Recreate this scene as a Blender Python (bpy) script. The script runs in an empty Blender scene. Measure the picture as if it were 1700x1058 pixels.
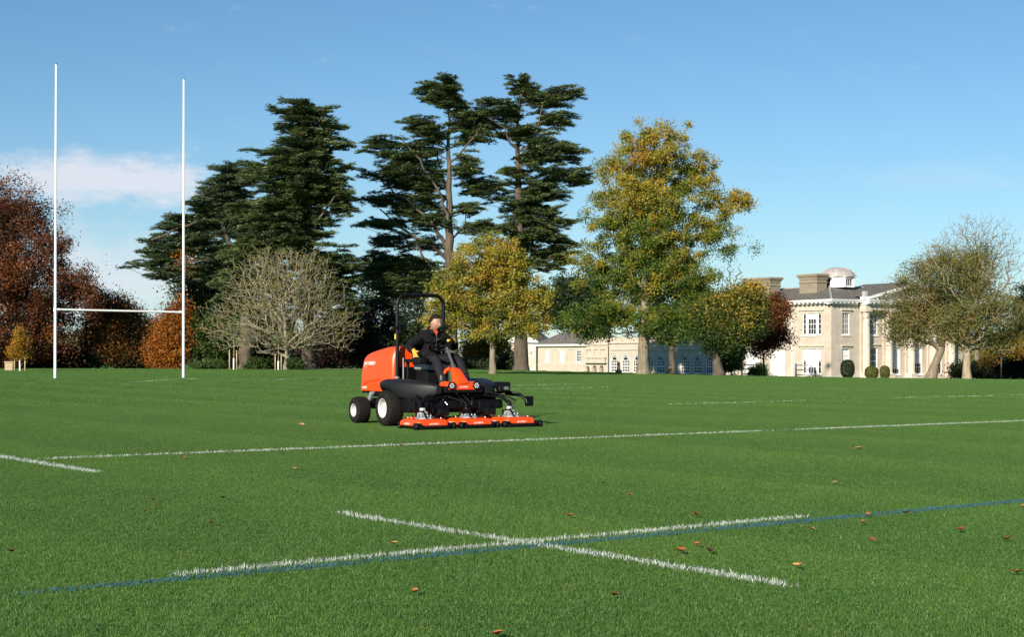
import bpy, bmesh, math, random
import numpy as np
from mathutils import Vector, Matrix

random.seed(7)
RNG = np.random.default_rng(11)
SC = bpy.context.scene
COL = SC.collection
R = math.radians

# ------------------------------------------------------------------ camera, sky, sun, exposure
CAM_H, F_PX, HZ = 1.15, 2548.0, 590.0          # eye height (m), focal length and horizon of the 1700 px wide photograph
cam_d = bpy.data.cameras.new("camera")
cam = bpy.data.objects.new("camera", cam_d)
COL.objects.link(cam)
cam.location = (0, 0, CAM_H)
cam.rotation_euler = (R(90), 0, 0)
cam_d.sensor_width = 36.0
cam_d.lens = 36.0 * F_PX / 1700.0
cam_d.shift_y = (HZ - 529.0) / 1700.0
cam_d.clip_start = 0.1
cam_d.clip_end = 6000
SC.camera = cam

SUN_EL, SUN_AZ = 24.0, 26.0                      # sun behind the camera, SUN_AZ degrees to its left
world = bpy.data.worlds.new("World")
SC.world = world
world.use_nodes = True
wn, wl = world.node_tree.nodes, world.node_tree.links
wn.clear()
w_out = wn.new("ShaderNodeOutputWorld")
w_bg = wn.new("ShaderNodeBackground")
w_bg.inputs["Strength"].default_value = 0.070
sky = wn.new("ShaderNodeTexSky")
sky.sky_type = 'NISHITA'
sky.sun_disc = False
sky.sun_elevation = R(SUN_EL)
sky.sun_rotation = R(180 + SUN_AZ)
sky.air_density = 1.0
sky.dust_density = 0.0
sky.ozone_density = 5.0
sky.altitude = 60
# thin white clouds low over the trees, as functions of the view direction
w_tc = wn.new("ShaderNodeTexCoord")
w_sep = wn.new("ShaderNodeSeparateXYZ")
wl.new(w_tc.outputs["Generated"], w_sep.inputs[0])
def wmath(op, a, b=None, c=None, clamp=False):
    n = wn.new("ShaderNodeMath"); n.operation = op; n.use_clamp = clamp
    for i, v in enumerate((a, b, c)):
        if v is None: continue
        if isinstance(v, (int, float)): n.inputs[i].default_value = v
        else: wl.new(v, n.inputs[i])
    return n.outputs[0]
az = wmath('ARCTAN2', w_sep.outputs[0], w_sep.outputs[1])
el = wmath('ARCSINE', w_sep.outputs[2])
w_map = wn.new("ShaderNodeCombineXYZ")
wl.new(wmath('MULTIPLY', az, 30.0), w_map.inputs[0])
wl.new(wmath('MULTIPLY', el, 70.0), w_map.inputs[1])
w_noise = wn.new("ShaderNodeTexNoise")
w_noise.inputs["Scale"].default_value = 1.0
w_noise.inputs["Detail"].default_value = 7.0
w_noise.inputs["Roughness"].default_value = 0.62
wl.new(w_map.outputs[0], w_noise.inputs["Vector"])
def cloud(az0, el0, saz, sel, amount, lo, hi):
    dx = wmath('DIVIDE', wmath('SUBTRACT', az, az0), saz)
    dy = wmath('DIVIDE', wmath('SUBTRACT', el, el0), sel)
    r2 = wmath('ADD', wmath('MULTIPLY', dx, dx), wmath('MULTIPLY', dy, dy))
    g = wmath('POWER', 2.718, wmath('MULTIPLY', r2, -1.0))
    v = wmath('ADD', g, wmath('MULTIPLY', wmath('SUBTRACT', w_noise.outputs[0], 0.5), 1.5))
    m = wn.new("ShaderNodeMapRange"); m.interpolation_type = 'SMOOTHSTEP'
    m.inputs[1].default_value = lo; m.inputs[2].default_value = hi
    m.inputs[3].default_value = 0.0; m.inputs[4].default_value = amount
    wl.new(v, m.inputs[0])
    return m.outputs[0]
m1 = cloud(-0.262, 0.1115, 0.084, 0.0180, 0.92, 0.22, 1.05)
m2 = cloud(-0.255, 0.050, 0.075, 0.030, 0.50, 0.10, 1.1)
m3 = cloud(0.27, 0.112, 0.060, 0.012, 0.10, 0.25, 1.0)
m4 = cloud(-0.70, 0.16, 0.22, 0.03, 0.5, 0.25, 1.0)
m5 = cloud(0.75, 0.14, 0.25, 0.03, 0.4, 0.25, 1.0)
haze_f = wmath('MULTIPLY', wmath('POWER', 2.718, wmath('MULTIPLY', wmath('ABSOLUTE', el), -14.0)), 0.42)
csum = wmath('MINIMUM', wmath('ADD', wmath('ADD', m1, wmath('ADD', m2, haze_f)), wmath('ADD', wmath('ADD', m3, m4), m5)), 0.85)
w_mix = wn.new("ShaderNodeMix"); w_mix.data_type = 'RGBA'
wl.new(csum, w_mix.inputs["Factor"])
w_tint = wn.new("ShaderNodeMix"); w_tint.data_type = 'RGBA'; w_tint.blend_type = 'MULTIPLY'; w_tint.inputs["Factor"].default_value = 1.0
wl.new(sky.outputs[0], w_tint.inputs["A"]); w_tint.inputs["B"].default_value = (0.76, 0.93, 0.94, 1)
wl.new(w_tint.outputs["Result"], w_mix.inputs["A"])
w_mix.inputs["B"].default_value = (6.9, 7.1, 7.7, 1)
wl.new(w_mix.outputs["Result"], w_bg.inputs["Color"])
wl.new(w_bg.outputs[0], w_out.inputs["Surface"])

sun_d = bpy.data.lights.new("sun", 'SUN')
sun_d.energy = 4.6
sun_d.angle = R(0.53)
sun_d.color = (1.0, 0.90, 0.76)
sun = bpy.data.objects.new("sun", sun_d)
COL.objects.link(sun)
sun.rotation_euler = Vector((-math.sin(R(SUN_AZ)) * math.cos(R(SUN_EL)), -math.cos(R(SUN_AZ)) * math.cos(R(SUN_EL)), math.sin(R(SUN_EL)))).to_track_quat('Z', 'Y').to_euler()

SC.view_settings.view_transform = 'Standard'
SC.view_settings.look = 'None'
SC.view_settings.gamma = 1.0
SC.view_settings.use_curve_mapping = False
SC.view_settings.exposure = 0.72
SC.render.engine = 'CYCLES'
SC.cycles.max_bounces = 6
SC.cycles.transparent_max_bounces = 4
SC.cycles.sample_clamp_indirect = 6.0

# ------------------------------------------------------------------ placing
def X_at(px, D): return (px - 850.0) / F_PX * D
def Z_at(py, D): return CAM_H - (py - HZ) / F_PX * D

_ctrl = []                                        # (x, y, z) ground heights
for D in (0.5, 4, 8, 14, 20, 26, 34):
    for px in (-300, 400, 1100, 1900): _ctrl.append((X_at(px, D), D, 0.0))
for px, py, D in ((92, 629, 66.5), (305, 627.5, 70.0), (850, 637, 66), (1300, 637, 66), (1700, 637, 66),
                  (-200, 615, 110), (30, 616.5, 110), (200, 613, 118), (400, 614, 130), (513, 612.5, 132), (478, 614.5, 122), (640, 613, 128), (752, 614, 140),
                  (817, 621.5, 105), (865, 616, 142), (893, 618.5, 208), (1010, 620.5, 195), (1185, 622, 178), (1068, 622, 122), (1115, 622.5, 150),
                  (1236, 628.5, 172), (1380, 630, 161), (1470, 631.5, 166), (1560, 632, 171), (1545, 630.5, 136), (1605, 631, 130), (1750, 632, 135),
                  (300, 612, 200), (600, 612, 220), (2000, 632, 170), (-400, 612, 160)):
    _ctrl.append((X_at(px, D), D, Z_at(py, D)))
_C = np.array(_ctrl)
def _phi(r2): return 0.5 * r2 * np.log(r2 + 1e-9)
_n = len(_C)
_A = np.zeros((_n + 3, _n + 3))
_d2 = ((_C[:, None, :2] - _C[None, :, :2]) ** 2).sum(-1)
_A[:_n, :_n] = _phi(_d2) + np.eye(_n) * 40.0
_A[:_n, _n] = 1; _A[:_n, _n + 1:] = _C[:, :2]
_A[_n:, :_n] = _A[:_n, _n:].T
_W = np.linalg.solve(_A, np.concatenate([_C[:, 2], np.zeros(3)]))
def tz_np(x, y):
    x = np.asarray(x, float); y = np.asarray(y, float)
    yc = np.clip(y, 0, 235); xc = np.clip(x, -90, 110)
    r2 = (xc[..., None] - _C[:, 0]) ** 2 + (yc[..., None] - _C[:, 1]) ** 2
    z = _phi(r2) @ _W[:_n] + _W[_n] + _W[_n + 1] * xc + _W[_n + 2] * yc
    far = np.clip((np.maximum(y - 215, np.maximum(np.abs(x) - 85, 0))) / 120.0, 0, 1)
    far = far * far * (3 - 2 * far)
    return z * (1 - far) + (-1.0) * far
def tz(x, y): return float(tz_np(np.array([x]), np.array([y]))[0])

# ------------------------------------------------------------------ materials
MATS = {}
def mat(name, color, rough=0.6, metal=0.0, var=0.0, scale=8.0, bump=0.0, bscale=60.0, color2=None, spec=0.5, coat=0.0, stretch=None, object_coords=True):
    if name in MATS: return MATS[name]
    m = bpy.data.materials.new(name); m.use_nodes = True
    nt = m.node_tree; p = nt.nodes["Principled BSDF"]
    p.inputs["Base Color"].default_value = (*color, 1)
    p.inputs["Roughness"].default_value = rough
    p.inputs["Metallic"].default_value = metal
    p.inputs["Specular IOR Level"].default_value = spec
    p.inputs["Coat Weight"].default_value = coat
    tc = nt.nodes.new("ShaderNodeTexCoord"); mp = nt.nodes.new("ShaderNodeMapping")
    nt.links.new(tc.outputs["Object"], mp.inputs[0])
    if stretch: mp.inputs["Scale"].default_value = stretch
    if var > 0 or color2:
        n = nt.nodes.new("ShaderNodeTexNoise"); n.inputs["Scale"].default_value = scale; n.inputs["Detail"].default_value = 6
        n.inputs["Roughness"].default_value = 0.65
        nt.links.new(mp.outputs[0], n.inputs["Vector"])
        r = nt.nodes.new("ShaderNodeValToRGB")
        c1 = tuple(max(0, c * (1 - var)) for c in color); c2 = color2 or tuple(min(1, c * (1 + var)) for c in color)
        r.color_ramp.elements[0].position = 0.3; r.color_ramp.elements[0].color = (*c1, 1)
        r.color_ramp.elements[1].position = 0.7; r.color_ramp.elements[1].color = (*c2, 1)
        nt.links.new(n.outputs[0], r.inputs[0]); nt.links.new(r.outputs[0], p.inputs["Base Color"])
    if bump > 0:
        n2 = nt.nodes.new("ShaderNodeTexNoise"); n2.inputs["Scale"].default_value = bscale; n2.inputs["Detail"].default_value = 5
        nt.links.new(mp.outputs[0], n2.inputs["Vector"])
        b = nt.nodes.new("ShaderNodeBump"); b.inputs["Strength"].default_value = bump; b.inputs["Distance"].default_value = 0.02
        nt.links.new(n2.outputs[0], b.inputs["Height"]); nt.links.new(b.outputs[0], p.inputs["Normal"])
    MATS[name] = m
    return m

def leaf_mat(name, stops, rough=0.55, transl=0.35, spec=0.3):
    """leaf colours chosen by the per-leaf 'tint' attribute"""
    if name in MATS: return MATS[name]
    m = bpy.data.materials.new(name); m.use_nodes = True
    nt = m.node_tree; p = nt.nodes["Principled BSDF"]; out = nt.nodes["Material Output"]
    a = nt.nodes.new("ShaderNodeAttribute"); a.attribute_name = "tint"
    r = nt.nodes.new("ShaderNodeValToRGB")
    els = r.color_ramp.elements
    while len(els) < len(stops): els.new(0.5)
    for e, (pos, c) in zip(els, stops): e.position = pos; e.color = (*c, 1)
    nt.links.new(a.outputs["Fac"], r.inputs[0])
    nt.links.new(r.outputs[0], p.inputs["Base Color"])
    p.inputs["Roughness"].default_value = rough
    p.inputs["Specular IOR Level"].default_value = spec
    t = nt.nodes.new("ShaderNodeBsdfTranslucent")
    nt.links.new(r.outputs[0], t.inputs["Color"])
    mx = nt.nodes.new("ShaderNodeMixShader"); mx.inputs[0].default_value = transl
    nt.links.new(p.outputs[0], mx.inputs[1]); nt.links.new(t.outputs[0], mx.inputs[2])
    nt.links.new(mx.outputs[0], out.inputs["Surface"])
    MATS[name] = m
    return m

# pitch directions (world), the painted lines run along A and across it
A_DIR = Vector((0.799, 0.601, 0)); B_DIR = Vector((0.601, -0.799, 0))

def turf_mat(name, blades):
    m = bpy.data.materials.new(name); m.use_nodes = True
    nt = m.node_tree; N = nt.nodes; L = nt.links
    p = N["Principled BSDF"]; out = N["Material Output"]
    g = N.new("ShaderNodeNewGeometry")
    def noise(scale, detail, vec=None, rough=0.6):
        n = N.new("ShaderNodeTexNoise"); n.inputs["Scale"].default_value = scale; n.inputs["Detail"].default_value = detail
        n.inputs["Roughness"].default_value = rough
        L.new(vec or g.outputs["Position"], n.inputs["Vector"]); return n.outputs[0]
    def M(op, a, b=None, clamp=False):
        n = N.new("ShaderNodeMath"); n.operation = op; n.use_clamp = clamp
        for i, v in enumerate((a, b)):
            if v is None: continue
            if isinstance(v, (int, float)): n.inputs[i].default_value = v
            else: L.new(v, n.inputs[i])
        return n.outputs[0]
    def mixc(f, a, b, mode='MIX'):
        n = N.new("ShaderNodeMix"); n.data_type = 'RGBA'; n.blend_type = mode
        if isinstance(f, (int, float)): n.inputs["Factor"].default_value = f
        else: L.new(f, n.inputs["Factor"])
        for k, v in (("A", a), ("B", b)):
            if isinstance(v, tuple): n.inputs[k].default_value = (*v, 1)
            else: L.new(v, n.inputs[k])
        return n.outputs["Result"]
    def rng(v, lo, hi, a=0.0, b=1.0):
        n = N.new("ShaderNodeMapRange"); n.interpolation_type = 'SMOOTHSTEP'
        for i, q in enumerate((lo, hi, a, b)): n.inputs[i + 1].default_value = q
        L.new(v, n.inputs[0]); return n.outputs[0]
    sx = N.new("ShaderNodeSeparateXYZ"); L.new(g.outputs["Position"], sx.inputs[0])
    big = noise(0.16, 4); mid = noise(1.3, 5)
    across = M('ADD', M('MULTIPLY', sx.outputs[0], A_DIR.x), M('MULTIPLY', sx.outputs[1], A_DIR.y))
    wob = M('ADD', across, M('MULTIPLY', M('SUBTRACT', noise(0.25, 3), 0.5), 0.5))
    ph = M('FRACT', M('DIVIDE', M('SUBTRACT', wob, 13.4), 3.3))
    stripe = M('MULTIPLY', M('MULTIPLY', rng(ph, 0.0, 0.06), rng(ph, 0.95, 0.30)), rng(noise(0.07, 2), 0.30, 0.50))
    base = mixc(rng(mid, 0.3, 0.7), (0.072, 0.196, 0.027), (0.118, 0.270, 0.040))
    fine = noise(7.0, 5)
    base = mixc(M('MULTIPLY', rng(fine, 0.50, 0.72), 0.55), base, (0.030, 0.105, 0.014))
    base = mixc(M('MULTIPLY', rng(fine, 0.46, 0.28), 0.40), base, (0.165, 0.270, 0.040))
    base = mixc(rng(big, 0.35, 0.65), base, mixc(0.5, base, (0.128, 0.270, 0.036)))
    base = mixc(M('MULTIPLY', stripe, 0.52), base, (0.030, 0.118, 0.016))
    if blades:
        at = N.new("ShaderNodeAttribute"); at.attribute_name = "tint"
        dry_glint = rng(at.outputs["Fac"], 0.86, 0.91)  # palest blades: dry grass plus sparkling highlights painted in
        base = mixc(rng(at.outputs["Fac"], 0.0, 0.9), mixc(0.55, base, (0.016, 0.070, 0.012)), mixc(0.6, base, (0.14, 0.26, 0.05)))
        base = mixc(M('MULTIPLY', dry_glint, 0.75), base, (0.25, 0.28, 0.12))
    L.new(base, p.inputs["Base Color"])
    p.inputs["Roughness"].default_value = 0.5
    p.inputs["Specular IOR Level"].default_value = 0.35 if blades else 0.1
    if blades:
        t = N.new("ShaderNodeBsdfTranslucent"); L.new(base, t.inputs["Color"])
        mx = N.new("ShaderNodeMixShader"); mx.inputs[0].default_value = 0.3
        L.new(p.outputs[0], mx.inputs[1]); L.new(t.outputs[0], mx.inputs[2]); L.new(mx.outputs[0], out.inputs["Surface"])
    else:
        b = N.new("ShaderNodeBump"); b.inputs["Strength"].default_value = 0.8; b.inputs["Distance"].default_value = 0.03
        L.new(noise(40, 4), b.inputs["Height"]); L.new(b.outputs[0], p.inputs["Normal"])
    return m

# ------------------------------------------------------------------ mesh building
def link(o, parent=None):
    COL.objects.link(o)
    if parent is not None: o.parent = parent
    return o
def tag(o, label=None, cat=None, group=None, kind=None):
    if label: o["label"] = label
    if cat: o["category"] = cat
    if group: o["group"] = group
    if kind: o["kind"] = kind
    return o
def empty(name, loc, rz=0.0, label=None, cat=None, group=None):
    o = bpy.data.objects.new(name, None); COL.objects.link(o)
    o.empty_display_size = 0.2
    o.location = loc; o.rotation_euler = (0, 0, rz)
    return tag(o, label, cat, group)

class MB:
    """collects shapes and links them as one mesh object"""
    def __init__(s): s.v = []; s.f = []; s.smooth = []
    def add(s, vs, fs, smooth=False):
        o = len(s.v); s.v.extend([tuple(p) for p in vs])
        s.f.extend([tuple(i + o for i in f) for f in fs]); s.smooth.extend([smooth] * len(fs)); return s
    def box(s, c, size, rot=None, taper=1.0):
        x, y, z = (q / 2 for q in size); t = taper
        vs = [(-x, -y, -z), (x, -y, -z), (x, y, -z), (-x, y, -z), (-x * t, -y * t, z), (x * t, -y * t, z), (x * t, y * t, z), (-x * t, y * t, z)]
        if rot is not None:
            mt = rot if isinstance(rot, Matrix) else Matrix.Rotation(rot[0], 3, rot[1])
            vs = [mt @ Vector(p) for p in vs]
        vs = [(p[0] + c[0], p[1] + c[1], p[2] + c[2]) for p in vs]
        return s.add(vs, [(3, 2, 1, 0), (4, 5, 6, 7), (0, 1, 5, 4), (1, 2, 6, 5), (2, 3, 7, 6), (3, 0, 4, 7)])
    def tube(s, pts, r, n=10, caps=True, closed=False):
        pts = [Vector(p) for p in pts]; k = len(pts)
        rs = r if isinstance(r, (list, tuple)) else [r] * k
        rings = []; up = None
        for i, p in enumerate(pts):
            if closed: d = pts[(i + 1) % k] - pts[i - 1]
            else: d = pts[min(i + 1, k - 1)] - pts[max(i - 1, 0)]
            d.normalize()
            if up is None:
                up = Vector((0, 0, 1)) if abs(d.z) < 0.9 else Vector((1, 0, 0))
            a = d.cross(up)
            if a.length < 1e-4: a = d.cross(Vector((0.3, 0.5, 0.8)))
            a.normalize(); b = a.cross(d).normalized(); up = b
            rings.append([p + rs[i] * (math.cos(2 * math.pi * j / n) * a + math.sin(2 * math.pi * j / n) * b) for j in range(n)])
        vs = [q for g in rings for q in g]; fs = []
        for i in range(k if closed else k - 1):
            i2 = (i + 1) % k
            for j in range(n):
                j2 = (j + 1) % n
                fs.append((i * n + j, i * n + j2, i2 * n + j2, i2 * n + j))
        s.add(vs, fs, True)
        if caps and not closed:
            s.add(rings[0], [tuple(range(n))]); s.add(rings[-1], [tuple(range(n - 1, -1, -1))])
        return s
    def lathe(s, prof, c=(0, 0, 0), axis='z', n=24, smooth=True):
        vs = []; fs = []; k = len(prof)
        for j in range(n):
            a = 2 * math.pi * j / n; ca, sa = math.cos(a), math.sin(a)
            for (r, h) in prof:
                p = {'z': (r * ca, r * sa, h), 'y': (r * ca, h, r * sa), 'x': (h, r * ca, r * sa)}[axis]
                vs.append((p[0] + c[0], p[1] + c[1], p[2] + c[2]))
        for j in range(n):
            j2 = (j + 1) % n
            for i in range(k - 1): fs.append((j * k + i, j2 * k + i, j2 * k + i + 1, j * k + i + 1))
        return s.add(vs, fs, smooth)
    def loft(s, rings, caps=True, smooth=True):
        n = len(rings[0]); vs = [q for g in rings for q in g]; fs = []
        for i in range(len(rings) - 1):
            for j in range(n):
                j2 = (j + 1) % n; fs.append((i * n + j, i * n + j2, (i + 1) * n + j2, (i + 1) * n + j))
        s.add(vs, fs, smooth)
        if caps: s.add(rings[0], [tuple(range(n - 1, -1, -1))], smooth); s.add(rings[-1], [tuple(range(n))], smooth)
        return s
    def ellipsoid(s, c, r, n=14, m=9, fn=None):
        vs = []; fs = []
        for i in range(m + 1):
            t = math.pi * i / m
            for j in range(n):
                a = 2 * math.pi * j / n
                d = Vector((math.sin(t) * math.cos(a), math.sin(t) * math.sin(a), math.cos(t)))
                k = fn(d) if fn else 1.0
                vs.append((c[0] + r[0] * d.x * k, c[1] + r[1] * d.y * k, c[2] + r[2] * d.z * k))
        for i in range(m):
            for j in range(n):
                j2 = (j + 1) % n; fs.append((i * n + j, (i + 1) * n + j, (i + 1) * n + j2, i * n + j2))
        return s.add(vs, fs, True)
    def prism(s, poly, axis, h0, h1):
        """polygon in the two other axes, extruded along axis"""
        k = len(poly)
        def P(a, b, h): return {'x': (h, a, b), 'y': (a, h, b), 'z': (a, b, h)}[axis]
        vs = [P(a, b, h0) for a, b in poly] + [P(a, b, h1) for a, b in poly]
        fs = [tuple(range(k)), tuple(range(2 * k - 1, k - 1, -1))] + [(i, k + i, k + (i + 1) % k, (i + 1) % k) for i in range(k)]
        return s.add(vs, fs)
    def build(s, name, m, parent=None, bevel=0.0, seg=2, shade=None, loc=None):
        me = bpy.data.meshes.new(name); me.from_pydata(s.v, [], s.f)
        me.polygons.foreach_set("use_smooth", [bool(x) if shade is None else shade for x in s.smooth])
        bm = bmesh.new(); bm.from_mesh(me)
        bmesh.ops.recalc_face_normals(bm, faces=bm.faces); bm.to_mesh(me); bm.free()
        me.materials.append(m); me.update()
        o = bpy.data.objects.new(name, me); link(o, parent)
        if loc: o.location = loc
        if bevel > 0:
            b = o.modifiers.new("bevel", 'BEVEL'); b.width = bevel; b.segments = seg; b.limit_method = 'ANGLE'; b.angle_limit = R(40)
        return o

def np_mesh(name, verts, faces_n, idx, m, parent=None, tint=None, smooth=False):
    """mesh from arrays; faces_n corners per face (constant)"""
    me = bpy.data.meshes.new(name)
    nv = len(verts); nl = len(idx); nf = nl // faces_n
    me.vertices.add(nv); me.vertices.foreach_set("co", np.ascontiguousarray(verts, dtype=np.float32).ravel())
    me.loops.add(nl); me.loops.foreach_set("vertex_index", np.ascontiguousarray(idx, dtype=np.int32))
    me.polygons.add(nf); me.polygons.foreach_set("loop_start", np.arange(0, nl, faces_n, dtype=np.int32))
    if smooth: me.polygons.foreach_set("use_smooth", np.ones(nf, dtype=bool))
    me.update(calc_edges=True)
    if tint is not None:
        a = me.attributes.new("tint", 'FLOAT', 'FACE'); a.data.foreach_set("value", np.ascontiguousarray(tint, dtype=np.float32))
    me.materials.append(m)
    o = bpy.data.objects.new(name, me)
    if parent is not False: link(o, parent)
    return o

# ------------------------------------------------------------------ ground
def sinh_axis(lo, hi, n, k):
    t = np.linspace(np.arcsinh(lo / k), np.arcsinh(hi / k), n); return k * np.sinh(t)
xs = sinh_axis(-1800, 1800, 161, 30.0)
ys = np.concatenate([np.linspace(-600, -5, 14)[:-1], sinh_axis(-5, 2600, 190, 40.0)])
gx, gy = np.meshgrid(xs, ys)
gv = np.stack([gx, gy, tz_np(gx, gy) - 0.004], -1).reshape(-1, 3)
nx, ny = len(xs), len(ys)
ii = (np.arange(ny - 1)[:, None] * nx + np.arange(nx - 1)[None, :]).ravel()
gi = np.stack([ii, ii + 1, ii + nx + 1, ii + nx], -1).ravel()
ground = np_mesh("lawn", gv, 4, gi, turf_mat("turf_soil", False), None, smooth=True)
tag(ground, "mown green sports field sloping gently to the house", None, None, "structure")

# ------------------------------------------------------------------ grass blades
def blade_arrays(n, size, hgt, wid, rng, lean=1.1, pos=None, hvar=0.28):
    if pos is None: pos = (rng.random((n, 2)) - 0.5) * size
    h = hgt * (1 + hvar * rng.standard_normal(n)).clip(0.4, 1.9)
    a = rng.random(n) * 2 * np.pi
    ln = np.abs(rng.standard_normal(n)) * lean * h
    d = np.stack([np.cos(a), np.sin(a)], -1)
    ta = rng.random(n) * 2 * np.pi; t = np.stack([np.cos(ta), np.sin(ta)], -1)
    w = wid * (0.7 + 0.6 * rng.random(n))
    v = np.zeros((n, 5, 3))
    v[:, 0, :2] = pos - t * w[:, None] * .5; v[:, 1, :2] = pos + t * w[:, None] * .5
    mpos = pos + d * (ln * 0.35)[:, None]
    v[:, 2, :2] = mpos + t * w[:, None] * .4; v[:, 3, :2] = mpos - t * w[:, None] * .4
    v[:, 2, 2] = v[:, 3, 2] = h * 0.6
    v[:, 4, :2] = pos + d * ln[:, None]; v[:, 4, 2] = h * (1 - 0.25 * np.clip(ln / h, 0, 1))
    o = np.arange(n)[:, None] * 5
    tri = np.concatenate([o + np.array([0, 1, 2]), o + np.array([0, 2, 3]), o + np.array([3, 2, 4])], 1).reshape(-1)
    return v.reshape(-1, 3), tri, n
turf = turf_mat("grass_blades", True)
def patch(name, n, size, hgt, wid, seed):
    rng = np.random.default_rng(seed)
    v, tri, n = blade_arrays(n, size, hgt, wid, rng)
    return np_mesh(name, v, 3, tri, turf, False, tint=np.repeat(rng.random(n), 3))
def grass_field(name, patches, centers, rots, pick, label):
    me = bpy.data.meshes.new(name); me.vertices.add(len(centers))
    me.vertices.foreach_set("co", np.ascontiguousarray(centers, dtype=np.float32).ravel())
    a = me.attributes.new("rot", 'FLOAT_VECTOR', 'POINT'); a.data.foreach_set("vector", np.ascontiguousarray(rots, dtype=np.float32).ravel())
    b = me.attributes.new("pick", 'INT', 'POINT'); b.data.foreach_set("value", np.ascontiguousarray(pick, dtype=np.int32))
    o = bpy.data.objects.new(name, me); link(o)
    ng = bpy.data.node_groups.new(name + "_scatter", 'GeometryNodeTree')
    ng.interface.new_socket("Geometry", in_out='INPUT', socket_type='NodeSocketGeometry')
    ng.interface.new_socket("Geometry", in_out='OUTPUT', socket_type='NodeSocketGeometry')
    gi_ = ng.nodes.new("NodeGroupInput"); go = ng.nodes.new("NodeGroupOutput")
    jo = ng.nodes.new("GeometryNodeJoinGeometry")
    na = ng.nodes.new("GeometryNodeInputNamedAttribute"); na.data_type = 'FLOAT_VECTOR'; na.inputs["Name"].default_value = "rot"
    npk = ng.nodes.new("GeometryNodeInputNamedAttribute"); npk.data_type = 'INT'; npk.inputs["Name"].default_value = "pick"
    e2r = ng.nodes.new("FunctionNodeEulerToRotation"); ng.links.new(na.outputs["Attribute"], e2r.inputs[0])
    for k, p in enumerate(patches):
        oi = ng.nodes.new("GeometryNodeObjectInfo"); oi.inputs["Object"].default_value = p
        ip = ng.nodes.new("GeometryNodeInstanceOnPoints")
        cmp = ng.nodes.new("FunctionNodeCompare"); cmp.data_type = 'INT'; cmp.operation = 'EQUAL'
        ng.links.new(npk.outputs["Attribute"], cmp.inputs["A"] if False else cmp.inputs[2]); cmp.inputs[3].default_value = k
        ng.links.new(gi_.outputs[0], ip.inputs["Points"]); ng.links.new(oi.outputs["Geometry"], ip.inputs["Instance"])
        ng.links.new(cmp.outputs[0], ip.inputs["Selection"]); ng.links.new(e2r.outputs[0], ip.inputs["Rotation"])
        ng.links.new(ip.outputs[0], jo.inputs[0])
    ng.links.new(jo.outputs[0], go.inputs[0])
    md = o.modifiers.new("scatter", 'NODES'); md.node_group = ng
    return tag(o, label, "grass", None, "stuff")
def tiles(size, d0, d1, margin):
    n = int((d1 - d0) / size) + 1; cs = []
    for i in range(n):
        D = d0 + (i + .5) * size
        hw = D * 0.3345 + margin
        k = int(hw / size) + 1
        x = (np.arange(-k, k + 1)) * size
        cs.append(np.stack([x, np.full_like(x, D)], -1))
    c = np.concatenate(cs)
    z = tz_np(c[:, 0], c[:, 1])
    e = 0.3
    sx_ = (tz_np(c[:, 0] + e, c[:, 1]) - tz_np(c[:, 0] - e, c[:, 1])) / (2 * e)
    sy_ = (tz_np(c[:, 0], c[:, 1] + e) - tz_np(c[:, 0], c[:, 1] - e)) / (2 * e)
    q = RNG.integers(0, 4, len(c)) * (math.pi / 2)
    # small tilt with the slope, expressed after the quarter turn
    rots = np.stack([np.arctan(sy_), -np.arctan(sx_), q], -1)
    return np.concatenate([c, z[:, None]], 1), rots, RNG.integers(0, 4, len(c))
near = [patch("grass_patch", 7000, 0.54, 0.0165, 0.0024, 100 + i) for i in range(4)]
c, r_, k_ = tiles(0.5, 3.5, 34.0, 2.5)
grass_field("grass", near, c, r_, k_, "short mown grass blades of the near field")
mid_p = [patch("grass_patch", 20000, 2.1, 0.020, 0.0065, 200 + i) for i in range(4)]
c, r_, k_ = tiles(2.0, 34.0, 176.0, 3.0)
grass_field("grass", mid_p, c, r_, k_, "short mown grass of the far field")

# ------------------------------------------------------------------ painted pitch lines (blades coated with paint)
paint_w = mat("line_paint_white", (0.38, 0.43, 0.39), 0.7, var=0.4, scale=40)
paint_b = mat("line_paint_blue", (0.020, 0.100, 0.155), 0.7, var=0.35, scale=30)
def gpt(px, py, h=0.0):
    D = (CAM_H - h) * F_PX / (py - HZ)
    for _ in range(12):                            # follow the sloping ground
        z = tz(X_at(px, D), D) + h
        D = 0.5 * D + 0.5 * max(2.0, (CAM_H - z) * F_PX / (py - HZ))
    return np.array([X_at(px, D), D])
def painted(p0, p1, width, m, label, density, hgt, wid, gaps=(), fade=0.06, side=0.0, cover=1.0, seed=1):
    rng = np.random.default_rng(seed)
    L = np.linalg.norm(p1 - p0); d = (p1 - p0) / L; nrm = np.array([-d[1], d[0]])
    n = int(L * width * density)
    cover = cover * 0.42; hgt = hgt * .58
    s = rng.random(n) * L; w = np.clip(rng.standard_normal(n) * 0.33, -0.75, 0.75) * width + side
    ok = np.ones(n, bool)
    nz = np.sin(s * 2.1 + 1.3) * np.sin(s * 5.3 + seed) * 0.25 + np.sin(s * 0.7 + seed) * .15
    ok &= rng.random(n) < cover * np.clip(0.85 + nz, 0.15, 1)
    ok &= (s > fade * L * rng.random(n)) & (s < L - fade * L * rng.random(n))
    for a, b in gaps: ok &= ~((s > a * L) & (s < b * L)) | (rng.random(n) < 0.12)
    s, w = s[ok], w[ok]
    pos = p0 + s[:, None] * d + w[:, None] * nrm
    v, tri, n = blade_arrays(len(s), 1, hgt, wid, rng, pos=pos, lean=0.6, hvar=0.35)
    z = np.repeat(tz_np(pos[:, 0], pos[:, 1]), 5); v[:, 2] += z
    o = np_mesh("pitch_line", v, 3, tri, m)
    return tag(o, label, None, None, "structure")
a0, a1 = gpt(275, 961), gpt(1352, 860)
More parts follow.
